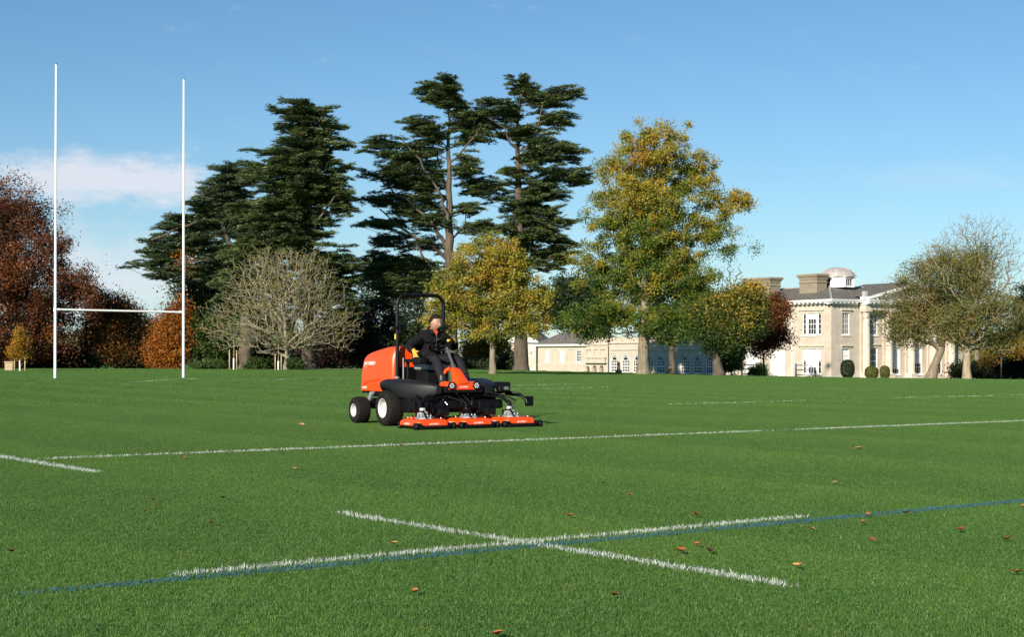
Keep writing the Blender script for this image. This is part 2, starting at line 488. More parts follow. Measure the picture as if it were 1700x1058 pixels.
painted(a0, a1, 0.072, paint_w, "white painted line crossing the foreground", 30000, 0.046, 0.0042, side=0.02, seed=2, fade=.03)
painted(gpt(5, 992), gpt(1760, 828), 0.10, paint_b, "blue painted line under the foreground white line", 26000, 0.034, 0.0040, side=-0.018, seed=3, cover=1.6)
painted(gpt(550, 853), gpt(1328, 979), 0.072, paint_w, "white painted line slanting across the blue line", 30000, 0.046, 0.0042, seed=4, fade=.03)
painted(gpt(55, 765), gpt(1790, 697), 0.080, paint_w, "long white painted line in front of the mower", 19000, 0.046, 0.006, gaps=((0.583, 0.622),), seed=5, fade=.02)
painted(gpt(-40, 754), gpt(163, 787), 0.10, paint_w, "short white painted line at the left edge", 20000, 0.046, 0.005, seed=6, fade=.03)
for px0, py0, px1, py1, w_, cov, lab, sd in ((1105, 673, 1348, 666.5, .12, .55, "faint white painted line right of the mower", 7), (1478, 662, 1760, 656, .12, .5, "faint white line near the right edge", 8),
        (825, 641.5, 965, 638.5, .14, .35, "worn white line before the arched wing", 9), (196, 636, 330, 629, .16, .35, "worn white line beside the goal posts", 10), (840, 648, 1020, 644, .12, .45, "thin worn white line behind the mower", 11), (380, 632.5, 590, 628.5, .16, .4, "worn white line left of the mower", 12)):
    painted(gpt(px0, py0), gpt(px1, py1), w_, paint_w, lab, 3000, 0.050, 0.012, cover=cov, seed=sd)

# gravel edging path by the trees
pg = mat("gravel", (0.36, 0.31, 0.21), 0.9, var=0.25, scale=3, bump=.3)
v = []
for px in range(490, 640, 10):
    for D in (123.0, 125.2):
        x = X_at(px, D); v.append((x, D, tz(x, D) + 0.05))
b = MB(); n_ = len(v) // 2
b.add(v, [(2 * i, 2 * i + 2, 2 * i + 3, 2 * i + 1) for i in range(n_ - 1)])
tag(b.build("path", pg), "pale gravel path at the foot of the cedars", None, None, "structure")

# ------------------------------------------------------------------ trees
def edges_mesh(name, P0, P1, r0, r1, m, parent):
    """frustum per edge, sides by thickness"""
    V, I = [], []; off = 0
    for lo, hi, n in ((0.16, 1e9, 10), (0.045, 0.16, 6), (0.0, 0.045, 3)):
        s = (r0 >= lo) & (r0 < hi)
        if not s.any(): continue
        a, b_, ra, rb = P0[s], P1[s], r0[s], r1[s]
        d = b_ - a; d /= np.linalg.norm(d, axis=1, keepdims=True) + 1e-9
        a = a - d * (ra * 0.35)[:, None]
        ref = np.where(np.abs(d[:, 2:3]) > 0.9, np.array([[1.0, 0, 0]]), np.array([[0, 0, 1.0]]))
        u = np.cross(d, ref); u /= np.linalg.norm(u, axis=1, keepdims=True) + 1e-9
        w = np.cross(u, d)
        an = np.arange(n) * 2 * np.pi / n
        ring = np.cos(an)[None, :, None] * u[:, None] + np.sin(an)[None, :, None] * w[:, None]
        k = len(a)
        v = np.concatenate([a[:, None] + ring * ra[:, None, None], b_[:, None] + ring * rb[:, None, None]], 1)
        base = off + np.arange(k)[:, None] * 2 * n
        j = np.arange(n); j2 = (j + 1) % n
        q = np.stack([base + j, base + j2, base + n + j2, base + n + j], -1)
        V.append(v.reshape(-1, 3)); I.append(q.reshape(-1)); off += k * 2 * n
    return np_mesh(name, np.concatenate(V), 4, np.concatenate(I), m, parent, smooth=True)

class Skel:
    def __init__(s, cap=60000): s.p = np.zeros((cap, 3)); s.par = np.full(cap, -1, int); s.n = 0; s.path = np.zeros(cap); s.min_r = np.zeros(cap)
    def add(s, p, par, mr=0.0):
        i = s.n; s.p[i] = p; s.par[i] = par; s.min_r[i] = mr
        s.path[i] = s.path[par] + np.linalg.norm(s.p[i] - s.p[par]) if par >= 0 else 0
        s.n += 1; return i
    def line(s, pts, par, step=0.5, r0=0.0, r1=0.0, rng=None, wob=0.0):
        pts = [np.array(q, float) for q in pts]
        if par < 0: par = s.add(pts[0], -1, r0); cur = pts[0]
        else: cur = s.p[par].copy()
        tot = sum(np.linalg.norm(pts[i + 1] - pts[i]) for i in range(len(pts) - 1)) + 1e-6; run = 0
        ids = [par]
        for q in pts[1:] if np.allclose(cur, pts[0]) else pts:
            seg = q - cur; L = np.linalg.norm(seg); k = max(1, int(L / step))
            for i in range(1, k + 1):
                t = cur + seg * i / k
                if wob and rng is not None and i < k: t = t + rng.standard_normal(3) * wob
                f = min(1, (run + L * i / k) / tot)
                par = s.add(t, par, r0 * (1 - f) + r1 * f); ids.append(par)
            run += L; cur = q
        return ids
    def attract(s, pts, rng, step=0.6, up=0.6, wob=0.12, kpath=0.25, rise=0.0):
        ends = []
        for a in pts:
            q = s.p[:s.n]
            dv = a - q
            dist = np.sqrt((dv ** 2).sum(1))
            cost = dist + kpath * s.path[:s.n] + np.where(dv[:, 2] < -0.15 * dist, up * dist, 0)
            i = int(np.argmin(cost)); L = dist[i]
            k = max(1, int(L / step)); p0 = q[i].copy(); par = i
            mid = np.array([0, 0, 1.0]) * rise * L
            for j in range(1, k + 1):
                f = j / k
                t = p0 + (a - p0) * f + mid * (4 * f * (1 - f)) * 0.5
                if j < k: t = t + rng.standard_normal(3) * wob * min(1, L / 3)
                par = s.add(t, par)
            ends.append(par)
        return ends
    def radii(s, rt, p=2.35):
        n = s.n; acc = np.zeros(n); nch = np.zeros(n, int)
        for i in range(1, n):
            if s.par[i] >= 0: nch[s.par[i]] += 1
        r = np.zeros(n)
        for i in range(n - 1, -1, -1):
            r[i] = rt if nch[i] == 0 else max(acc[i] ** (1 / p), rt)
            if s.min_r[i] > 0: r[i] = max(s.min_r[i], min(r[i], s.min_r[i] * 1.15))
            if s.par[i] >= 0: acc[s.par[i]] += r[i] ** p
        return r
    def mesh(s, name, rt, m, parent, p=2.35, keep=None):
        r = s.radii(rt, p); i = np.arange(s.n); i = i[s.par[:s.n] >= 0]
        if keep is not None: i = i[r[i] >= keep]
        pa = s.par[i]
        ra = np.minimum(r[pa], r[i] * 1.5 + 0.01)
        return edges_mesh(name, s.p[pa], s.p[i], ra, r[i], m, parent)

def leaf_quads(name, cen, dirs, nrm, ln, wd, tint, m, parent):
    """rhombic leaves: centre, long direction, normal"""
    side = np.cross(nrm, dirs); side /= np.linalg.norm(side, axis=1, keepdims=True) + 1e-9
    v = np.stack([cen + dirs * ln[:, None] * .55, cen - side * wd[:, None] * .5 - dirs * ln[:, None] * .45,
                  cen + side * wd[:, None] * .5 - dirs * ln[:, None] * .45], 1)
    o = np_mesh(name, v.reshape(-1, 3), 3, np.arange(len(cen) * 3), m, parent, tint=np.clip(tint, 0, 1))
    o["kind"] = "stuff"
    return o
def unit(a): return a / (np.linalg.norm(a, axis=1, keepdims=True) + 1e-9)

def in_blobs(blobs, n, rng, shell=0.45):
    """points in a union of ellipsoids (x, y, z, rx, ry, rz)"""
    B = np.array(blobs); vol = B[:, 3] * B[:, 4] * B[:, 5]
    k = rng.choice(len(B), n, p=vol / vol.sum())
    d = unit(rng.standard_normal((n, 3))); r = rng.random(n) ** shell
    return B[k, :3] + d * r[:, None] * B[k, 3:], k

def local_blobs(px0, D, z0, blobs, zf=0.85, rng=None, dmix=0.35):
    x0 = X_at(px0, D); s = D / F_PX; out = []
    for bl in blobs:
        cx, cy, rx, ry = bl[:4]
        dy = bl[4] if len(bl) > 4 else (rng.uniform(-1, 1) * rx * s * dmix if rng is not None else 0)
        out.append((X_at(cx, D) - x0, dy, Z_at(cy, D) - z0, rx * s, rx * s * zf if rx > ry * .6 else ry * s * zf, ry * s))
    return out

bark_grey = mat("bark_grey", (0.20, 0.165, 0.115), 0.9, var=0.45, scale=2.2, bump=0.9, bscale=5, stretch=(3, 3, .6))
bark_pale = mat("bark_pale", (0.29, 0.245, 0.16), 0.85, var=0.35, scale=2.5, bump=0.5, bscale=6, stretch=(3, 3, .7))
bark_cedar = mat("bark_cedar", (0.095, 0.075, 0.054), 0.9, var=0.5, scale=1.8, bump=1.0, bscale=4, stretch=(3, 3, .5))
bark_lichen = mat("bark_lichen", (0.235, 0.21, 0.145), 0.85, var=0.4, scale=2.5, bump=0.5, bscale=6, stretch=(3, 3, .7))
bark_dark = mat("bark_dark", (0.085, 0.07, 0.052), 0.9, var=0.4, scale=2, bump=0.8, bscale=5, stretch=(3, 3, .6))
bark_red = mat("bark_red", (0.30, 0.115, 0.05), 0.9, var=0.45, scale=2, bump=0.9, bscale=4, stretch=(3, 3, .4))

def broadleaf(name, label, cat, px, D, blobs, trunk, pal, bark=bark_grey, n_att=500, n_leaf=30000, size=0.2, sig=0.55, seed=1, group=None,
              tgrad=0.0, tvar=0.22, zf=0.85, shell=0.45, twig=0.018, trunk_pts=None, fork=None, dmix=0.35, flat=0.7, droop=0.0, leafless=0.0, z_off=0.0, tx=0.0, extra=None, thin=1.0, pz=2.35):
    """tree: trunk (with limbs) and crown; blobs given as they project in the photograph, at distance D"""
    rng = np.random.default_rng(seed)
    n_leaf = int(n_leaf * 1.55); size = size * .82
    x0 = X_at(px, D); z0 = tz(x0, D) + z_off
    root = empty(name, (x0, D, z0), 0, label, cat, group)
    bl = local_blobs(px, D, z0, blobs, zf, rng, dmix)
    att, k = in_blobs(bl, n_att, rng, shell)
    s = Skel()
    top = max(q[2] + q[5] for q in bl); zmin = min(q[2] - q[5] for q in bl)
    if trunk_pts is None:
        trunk_pts = [(0, 0, -0.3), (0.05 * trunk * 4, 0, 0.35 * top), (0.1, 0, (fork or 0.72) * top)]
    s.line(trunk_pts, -1, 0.6, trunk * 1.0, trunk * 0.35, rng, trunk * 0.10)
    s.min_r[0] = trunk * 1.45
    if s.n > 2: s.min_r[1] = trunk * 1.15
    if extra:                                        # further stems or limbs from near the base
        for pts, ra, rb in extra:
            q = np.array(pts[0]); i = int(np.argmin(((s.p[:s.n] - q) ** 2).sum(1)))
            s.line(pts, i, 0.6, ra, rb, rng, ra * .25)
    c0 = np.array([0, 0, zmin])
    order = np.argsort(np.linalg.norm((att - c0) * np.array([1, 1, .7]), axis=1))
    att = att[order]; k = k[order]
    s.attract(att, rng, rise=0.10 - droop)
    s.mesh("trunk", twig, bark, root, pz)
    if leafless < 1.0:
        keep = rng.random(len(att)) >= leafless
        ca = att[keep]; per = max(1, int(n_leaf / max(1, len(ca))))
        n = per * len(ca)
        ci = np.repeat(np.arange(len(ca)), per)
        off = rng.standard_normal((n, 3)) * sig * np.array([1, 1, flat])
        cs = rng.uniform(0.6, 1.35, len(ca))[ci]
        cen = ca[ci] + off * cs[:, None]
        if droop: cen[:, 2] -= droop * np.abs(rng.standard_normal(n)) * 1.2
        nrm = unit(rng.standard_normal((n, 3)) + np.array([-0.2, -0.35, 0.55]))
        dr = unit(np.cross(nrm, rng.standard_normal((n, 3))))
        zz = (cen[:, 2] - zmin) / max(0.1, top - zmin)
        ct = rng.standard_normal(len(ca))[ci] * tvar
        # neighbouring clumps turn colour together
        ct += 0.16 * np.sin(cen[:, 0] * 0.7 + cen[:, 1] * .5 + seed) * np.sin(cen[:, 2] * 0.6 + cen[:, 1] * .4 + seed * 2) * (tvar / .22)
        tint = 0.5 + tgrad * (zz - 0.5) + ct + rng.standard_normal(n) * 0.10
        ln = size * rng.uniform(0.6, 1.3, n)
        leaf_quads("crown", cen, dr, nrm, ln, ln * rng.uniform(0.6, 0.95, n), tint, pal, root)
    return root

LP_COPPER = leaf_mat("leaf_copper_beech", [(0.0, (0.022, 0.024, 0.010)), (0.35, (0.070, 0.024, 0.011)), (0.7, (0.17, 0.050, 0.015)), (1.0, (0.27, 0.10, 0.024))], transl=.2)
LP_BROWN = leaf_mat("leaf_brown", [(0.0, (0.035, 0.045, 0.014)), (0.4, (0.09, 0.055, 0.018)), (0.75, (0.24, 0.09, 0.02)), (1.0, (0.33, 0.17, 0.03))], transl=.3)
LP_ORANGE = leaf_mat("leaf_orange", [(0.0, (0.10, 0.075, 0.02)), (0.35, (0.30, 0.095, 0.018)), (0.7, (0.38, 0.12, 0.015)), (1.0, (0.42, 0.20, 0.025))], transl=.35)
LP_GOLD = leaf_mat("leaf_gold", [(0.0, (0.09, 0.125, 0.020)), (0.4, (0.25, 0.25, 0.032)), (0.7, (0.38, 0.31, 0.042)), (1.0, (0.44, 0.27, 0.038))], transl=.4)
LP_BEECH = leaf_mat("leaf_beech", [(0.0, (0.028, 0.085, 0.012)), (0.30, (0.10, 0.17, 0.021)), (0.6, (0.29, 0.275, 0.036)), (0.85, (0.42, 0.33, 0.042)), (1.0, (0.46, 0.26, 0.036))], transl=.4)
LP_OLIVE = leaf_mat("leaf_olive", [(0.0, (0.045, 0.085, 0.016)), (0.40, (0.13, 0.15, 0.032)), (0.7, (0.22, 0.185, 0.05)), (1.0, (0.30, 0.20, 0.06))], transl=.35)
LP_YELLOW = leaf_mat("leaf_yellow", [(0.0, (0.08, 0.09, 0.015)), (0.4, (0.25, 0.17, 0.02)), (0.7, (0.42, 0.25, 0.02)), (1.0, (0.40, 0.15, 0.02))], transl=.35)
LP_MAPLE = leaf_mat("leaf_maple", [(0.0, (0.014, 0.038, 0.008)), (0.40, (0.042, 0.080, 0.014)), (0.72, (0.13, 0.14, 0.022)), (1.0, (0.42, 0.27, 0.035))], transl=.3)
LP_YEW_SHADED = leaf_mat("leaf_yew_shaded", [(0.0, (0.004, 0.008, 0.004)), (0.6, (0.009, 0.016, 0.006)), (1.0, (0.022, 0.030, 0.011))], transl=.05, spec=.1)  # yew green with the mound's shade darkened into the leaf colours
LP_RED_SHADED = leaf_mat("leaf_red_shaded", [(0.0, (0.008, 0.008, 0.005)), (0.6, (0.022, 0.010, 0.008)), (1.0, (0.07, 0.022, 0.012))], transl=.15)  # reddish leaves, shade of the cedar crowns above put into the colour
LP_GREEN = leaf_mat("leaf_green", [(0.0, (0.018, 0.045, 0.010)), (0.5, (0.045, 0.09, 0.018)), (1.0, (0.09, 0.13, 0.025))], transl=.25)
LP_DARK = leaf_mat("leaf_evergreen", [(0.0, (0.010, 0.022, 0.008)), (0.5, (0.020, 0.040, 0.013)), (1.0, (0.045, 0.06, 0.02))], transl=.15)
LP_CEDAR = leaf_mat("needles_cedar", [(0.0, (0.032, 0.062, 0.026)), (0.5, (0.092, 0.135, 0.048)), (1.0, (0.180, 0.210, 0.075))], transl=.12)
LP_CEDAR_B = leaf_mat("needles_cedar_blue", [(0.0, (0.030, 0.060, 0.034)), (0.5, (0.085, 0.128, 0.060)), (1.0, (0.165, 0.200, 0.088))], transl=.12)

def cedar(name, label, px, D, plates, trunk, trunk_top, pal, seed, dens=1.0, limbs=(), lean=0.0, group=None, z_off=0.0, depth=0.75, lo_fork=0.3):
    """cedar: level plates of needle sprays carried by limbs; plates as they project in the photograph (x0, x1, y0, y1)"""
    rng = np.random.default_rng(seed)
    x0 = X_at(px, D); z0 = tz(x0, D) + z_off; s_ = D / F_PX
    root = empty(name, (x0, D, z0), 0, label, "cedar tree", group)
    def loc(cx, cy): return X_at(cx, D) - x0, Z_at(cy, D) - z0
    sk = Skel()
    pts = [(0, 0, -0.3)]
    for cx, cy in trunk_top: lx, lz = loc(cx, cy); pts.append((lx, rng.uniform(-.3, .3), lz))
    lean_n = len(pts)
    ids = sk.line(pts, -1, 0.8, trunk * .82, 0.06, rng, 0.07)
    sk.min_r[0] = trunk * 1.5
    H = pts[-1][2]
    for limb in limbs:                                # heavy limbs the photograph shows
        q = [(*([loc(cx, cy)[0], dy, loc(cx, cy)[1]]),) for cx, cy, dy in limb[0]]
        i = int(np.argmin(((sk.p[:sk.n] - np.array(q[0])) ** 2).sum(1)))
        sk.line(q, i, 0.7, limb[1] * .72, limb[1] * 0.22, rng, 0.10)
    cen, nr, dr, ln, wd, tn = [], [], [], [], [], []
    pads = []
    for (a, b_, c_, d_) in plates:
        ax, az_ = loc(a, d_); bx, bz = loc(b_, c_)
        w, h = bx - ax, bz - az_
        lay = max(1, int(round(h / 0.50)))
        for q in range(lay):
            zl = az_ + h * (q + .5) / lay; hw = w * .5 * rng.uniform(.66, 1.08); sh = rng.normal() * .08 * w
            k = max(3, int(w * 2.6 / lay ** .2 + 1))
            for _ in range(k):
                u = 2 * rng.random() - 1; r_pad = rng.uniform(0.45, 1.0)
                lim = max(0.05, hw - r_pad * .9)
                x = ax + w * .5 + u * lim + sh + rng.normal() * .25
                y = rng.uniform(-1, 1) * depth * (1.3 + w * 0.42) * math.sqrt(max(0.12, 1 - u * u * .8))
                pads.append((x, y, zl + rng.normal() * .15 - .02 * abs(u) * w, r_pad))
    zlo = min(q[2] for q in pads)
    for _ in range(int(len(pads) * .45)):               # looser sprays between the plates, close to the stem
        q = pads[rng.integers(0, len(pads))]
        tx_ = np.interp(q[2], [p_[2] for p_ in pts], [p_[0] for p_ in pts]); f = rng.uniform(.3, .95)
        pads.append((tx_ + (q[0] - tx_) * f, q[1] * f, max(zlo, q[2] + rng.choice((-.75, -.4, .35)) + rng.normal() * .1), rng.uniform(.45, .85)))
    P = np.array(pads)
    tzs = np.interp(P[:, 2], [q[2] for q in pts], [q[0] for q in pts])
    order = np.argsort(np.hypot(P[:, 0] - tzs, P[:, 1]))
    P = P[order]
    # limbs rise from the trunk below each pad and level out under it
    for (x, y, z, rp) in P:
        q = sk.p[:sk.n]; a = np.array([x, y, z - 0.12])
        dv = a - q; hor = np.hypot(dv[:, 0], dv[:, 1]); dist = np.sqrt((dv ** 2).sum(1))
        want = np.minimum(0.30 * hor, 3.0)
        cost = dist + 2.0 * np.abs(dv[:, 2] - want) + 0.12 * sk.path[:sk.n]
        i = int(np.argmin(cost)); L = dist[i]; kk = max(1, int(L / 0.9)); p0 = q[i].copy(); par = i
        for j in range(1, kk + 1):
            f = j / kk
            t = p0 + (a - p0) * f; t[2] = p0[2] + (a[2] - p0[2]) * (1 - (1 - f) ** 1.7)
            if j < kk: t = t + rng.standard_normal(3) * 0.07
            par = sk.add(t, par)
    sk.mesh("trunk", 0.022, bark_cedar, root, 2.2)
    for (x, y, z, rp) in P:
        n = int(280 * rp * rp * dens + 60)
        tx_ = np.interp(z, [q[2] for q in pts], [q[0] for q in pts])
        o2 = np.array([x - tx_, y, 0.0]); o2 = o2 / (np.linalg.norm(o2) + 1e-6); l2_ = np.array([-o2[1], o2[0], 0])
        ang = rng.random(n) * 2 * np.pi; rr = np.sqrt(rng.random(n)) * rng.uniform(.8, 1.15, n)
        fa = rr * np.cos(ang) * rp * 1.35; la = rr * np.sin(ang) * rp * .8; tl = rng.normal() * .16; tl2 = rng.normal() * .14
        ct = np.array([x, y, z]) + fa[:, None] * o2 + la[:, None] * l2_
        ct[:, 2] += tl * fa + tl2 * la + rng.standard_normal(n) * .07 - .05 * (fa / rp) ** 2 * rp + .05 * np.abs(la)
        out = unit(o2 + l2_ * (la / rp * 1.3)[:, None] + rng.standard_normal((n, 3)) * np.array([.45, .45, .20]))
        nm = unit(np.array([0, 0, 1.0]) + rng.standard_normal((n, 3)) * 0.5)
        nm = unit(nm - out * (nm * out).sum(1, keepdims=True))
        l_ = rng.uniform(0.18, 0.48, n)
        cen.append(ct); dr.append(out); nr.append(nm); ln.append(l_); wd.append(l_ * rng.uniform(.18, .34, n)); tn.append(0.5 + rng.normal() * .14 + rng.standard_normal(n) * .16)
    leaf_quads("crown", np.concatenate(cen), np.concatenate(dr), np.concatenate(nr), np.concatenate(ln), np.concatenate(wd), np.concatenate(tn), pal, root)
    return root

# ------------------------------------------------------------------ far woodland
def woodland():
    rng = np.random.default_rng(77)
    n = 26000
    px = rng.uniform(-700, 2400, n); D = rng.uniform(285, 325, n)
    h = 6.2 + 2.0 * np.sin(px * .011) + 1.3 * np.sin(px * .037 + 1) + .8 * np.sin(px * .09)
    x = (px - 850) / F_PX * D; z = -1.2 + h * rng.random(n) ** .75
    c = np.stack([x, D, z], -1)
    nrm = unit(rng.standard_normal((n, 3)) + np.array([-.2, -.5, .5])); dr = unit(np.cross(nrm, rng.standard_normal((n, 3))))
    ln = rng.uniform(.5, 1.1, n)
    o = leaf_quads("woodland", c, dr, nrm, ln, ln * .8, .4 + .25 * np.sin(px * .02) + rng.standard_normal(n) * .15, LP_OLIVE, None)
    tag(o, "low distant woodland closing off the park", "woodland", None, "stuff")
woodland()

# ------------------------------------------------------------------ the trees of the park
broadleaf("beech_tree", "huge copper beech with dark red brown foliage at the left edge", "tree", 20, 138,
    [(0, 340, 55, 60), (40, 345, 40, 48), (70, 375, 48, 55), (20, 450, 95, 80), (98, 405, 32, 40), (60, 500, 85, 55), (125, 462, 42, 36), (110, 385, 16, 16), (148, 470, 20, 22), (-30, 560, 95, 55), (150, 500, 22, 40), (-60, 400, 90, 90), (70, 560, 70, 34), (0, 565, 90, 40)],
    0.75, LP_COPPER, bark_dark, n_att=820, n_leaf=95000, size=0.21, sig=0.52, seed=21, tvar=.24, tgrad=-.05, droop=.35, shell=.5)
broadleaf("brown_tree", "rust brown tree with green patches between the goal posts", "tree", 195, 144,
    [(178, 515, 32, 34), (205, 530, 30, 40), (165, 560, 36, 40), (212, 570, 32, 36), (185, 590, 45, 18)],
    0.3, LP_BROWN, bark_dark, n_att=420, n_leaf=24000, size=0.23, sig=0.52, seed=22, tgrad=-.05, tvar=.25)
broadleaf("hedge_shrub", "clipped yew mound under the copper beech, shade darkened into its leaves", "shrub", 88, 142,
    [(70, 598, 45, 24), (110, 598, 38, 24), (20, 600, 50, 24), (-40, 598, 50, 28), (150, 602, 26, 15)], 0.10, LP_YEW_SHADED, bark_dark, n_att=300, n_leaf=22000, size=0.22, sig=0.35, seed=23, dmix=.3)
broadleaf("cypress_tree", "bright orange swamp cypress beside the right goal post", "tree", 283, 136,
    [(283, 575, 30, 36), (262, 585, 20, 22), (283, 540, 20, 30), (298, 520, 16, 24), (306, 432, 7, 14)],
    0.22, LP_ORANGE, bark_red, n_att=330, n_leaf=22000, size=0.20, sig=0.42, seed=24, flat=1.0, tvar=.28, fork=.5)
broadleaf("oak_tree", "dull olive tree behind the right goal post", "tree", 330, 148,
    [(325, 490, 36, 46), (345, 545, 42, 45), (308, 560, 25, 45), (370, 570, 35, 35), (375, 510, 35, 45)],
    0.3, LP_GREEN, bark_dark, n_att=420, n_leaf=26000, size=0.26, sig=0.6, seed=25, tvar=.25)
broadleaf("evergreen_tree", "blue green evergreen seen in the gap under the crossbar", "tree", 243, 165,
    [(240, 560, 30, 36), (255, 585, 40, 28), (222, 585, 30, 30)], 0.3, LP_DARK, bark_dark, n_att=220, n_leaf=15000, size=0.28, sig=0.55, seed=26)
for i, (px, D, bl, lab) in enumerate((
    (440, 158, [(440, 560, 48, 45), (400, 585, 36, 28), (470, 585, 36, 28), (430, 520, 36, 30)], "dark evergreen thicket behind the bare spreading tree"),
    (560, 150, [(560, 570, 50, 42), (530, 590, 40, 24), (600, 585, 40, 28), (590, 545, 35, 32)], "shade darkened reddish hedge tree right of the lit cedar trunk"),
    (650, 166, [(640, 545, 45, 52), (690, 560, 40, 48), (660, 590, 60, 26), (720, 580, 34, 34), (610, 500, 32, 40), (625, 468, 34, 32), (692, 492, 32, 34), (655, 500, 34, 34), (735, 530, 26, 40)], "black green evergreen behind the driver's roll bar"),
    (1064, 136, [(955, 500, 42, 42), (925, 515, 26, 26), (985, 525, 36, 32)], "dark evergreen oak above the hipped wing roof"))):  # last crown is added, its dark leaves stand for the beech's shaded foliage
    broadleaf("evergreen_tree", lab, "tree", px, D, bl, 0.35, LP_RED_SHADED if i == 1 else LP_DARK, bark_dark, n_att=330, n_leaf=24000, size=0.27, sig=0.55, seed=30 + i, tgrad=-.1 if i == 1 else 0, tvar=.12)

cedar("cedar_tree", "spreading cedar leaning out towards the right goal post", 408, 141,
    [(340, 420, 270, 300), (315, 400, 300, 330), (290, 395, 335, 365), (300, 420, 365, 395), (262, 345, 355, 382), (240, 330, 388, 412), (205, 300, 414, 440), (240, 335, 398, 425), (238, 300, 445, 462), (262, 315, 430, 450),
     (300, 380, 395, 420), (330, 430, 420, 450), (350, 430, 300, 340), (310, 370, 440, 470)],
    0.85, [(408, 540), (404, 470), (398, 400), (385, 330), (378, 285)], LP_CEDAR_B, 41, dens=1.15,
    limbs=[([(402, 440, 0), (372, 373, -1.0), (345, 368, -1.6), (308, 381, -2.2), (262, 402, -2.6)], .32), ([(400, 400, 0), (370, 337, -1), (335, 324, -1.5)], .22),
           ([(406, 480, 0), (385, 445, -1.4), (350, 434, -2.0), (300, 440, -2.4)], .26), ([(400, 420, 0), (372, 395, .8), (330, 350, 1.0)], .22)])
cedar("cedar_tree", "broad dense cedar with a flat top behind the bare tree", 513, 130,
    [(456, 562, 168, 190), (470, 540, 182, 205), (458, 577, 205, 222), (418, 570, 232, 256), (440, 585, 255, 282), (418, 575, 285, 310), (392, 586, 310, 340), (400, 560, 338, 362), (382, 588, 362, 392), (372, 570, 392, 420),
     (356, 592, 415, 446), (345, 480, 445, 480), (500, 598, 440, 470), (520, 604, 470, 500), (430, 540, 262, 300), (430, 520, 330, 380), (350, 420, 480, 520), (360, 440, 340, 360), (365, 470, 400, 430), (520, 590, 290, 330), (470, 560, 225, 260), (480, 560, 480, 515), (545, 600, 335, 352), (550, 610, 500, 530), (395, 450, 270, 300), (380, 440, 340, 372)],
    0.80, [(513, 540), (512, 440), (510, 340), (512, 250), (513, 178)], LP_CEDAR, 42, dens=1.25,
    limbs=[([(512, 420, 0), (528, 370, -1), (560, 330, -2)], .25), ([(512, 400, 0), (490, 350, -1), (455, 310, -2)], .22)])
cedar("cedar_tree", "tall open cedar left of the twin topped cedar, limbs fanning from its trunk", 752, 140,
    [(690, 784, 132, 150), (684, 782, 148, 162), (700, 786, 160, 176), (672, 735, 194, 212), (660, 740, 208, 224), (606, 730, 232, 252), (615, 720, 250, 268), (584, 735, 284, 298), (620, 735, 296, 310), (602, 735, 322, 340), (610, 700, 336, 352), (600, 757, 358, 376), (612, 740, 390, 408),
     (753, 820, 188, 208), (756, 812, 206, 232), (748, 792, 262, 280), (760, 788, 276, 290), (757, 804, 336, 352), (764, 838, 366, 386), (590, 650, 418, 440), (582, 690, 436, 462), (600, 720, 458, 490), (640, 735, 428, 456), (612, 700, 262, 280)],
    0.85, [(749, 545), (747, 430), (746, 330), (744, 230), (745, 165)], LP_CEDAR, 43, dens=0.95,
    limbs=[([(747, 400, 0), (735, 330, -1.2), (700, 270, -2.4), (672, 240, -3)], .26), ([(747, 420, 0), (715, 365, -1), (680, 336, -2), (640, 310, -3)], .30), ([(748, 440, 0), (716, 408, -1.2), (672, 384, -2.2), (635, 352, -3)], .30),
           ([(748, 460, 0), (712, 440, -1), (690, 405, -2), (660, 385, -3)], .24), ([(746, 340, 0), (728, 270, 1), (712, 220, 1.6)], .2), ([(745, 270, 0), (770, 250, -1), (800, 212, -1.5)], .18), ([(748, 400, 0), (772, 378, -.6), (774, 355, -1)], .16)])
cedar("cedar_tree", "tallest cedar with dark plates spreading right above the golden oak", 865, 142,
    [(836, 896, 131, 147), (850, 905, 142, 158), (895, 972, 148, 162), (880, 950, 160, 176), (786, 850, 166, 178), (768, 836, 184, 204), (800, 860, 178, 196), (884, 956, 192, 208), (828, 926, 212, 228), (840, 970, 232, 250), (880, 980, 244, 266), (838, 960, 274, 292), (900, 982, 284, 306), (757, 838, 296, 312), (765, 830, 310, 324),
     (818, 930, 324, 342), (826, 942, 340, 364), (808, 950, 365, 382), (830, 970, 380, 400), (886, 968, 414, 430), (892, 955, 428, 444), (860, 940, 300, 324), (848, 930, 250, 272), (900, 960, 396, 416), (830, 900, 396, 420)],
    0.9, [(864, 540), (862, 420), (860, 300), (858, 220), (866, 145)], LP_CEDAR, 44, dens=1.05,
    limbs=[([(861, 320, 0), (868, 260, -.8), (890, 222, -1.2), (900, 180, -1.4)], .26), ([(862, 470, 0), (884, 430, 1), (886, 370, 1.4), (888, 300, 1.5)], .30), ([(862, 400, 0), (905, 380, -1.5), (940, 360, -2.5)], .2), ([(860, 260, 0), (838, 215, -1), (800, 196, -2)], .18)])
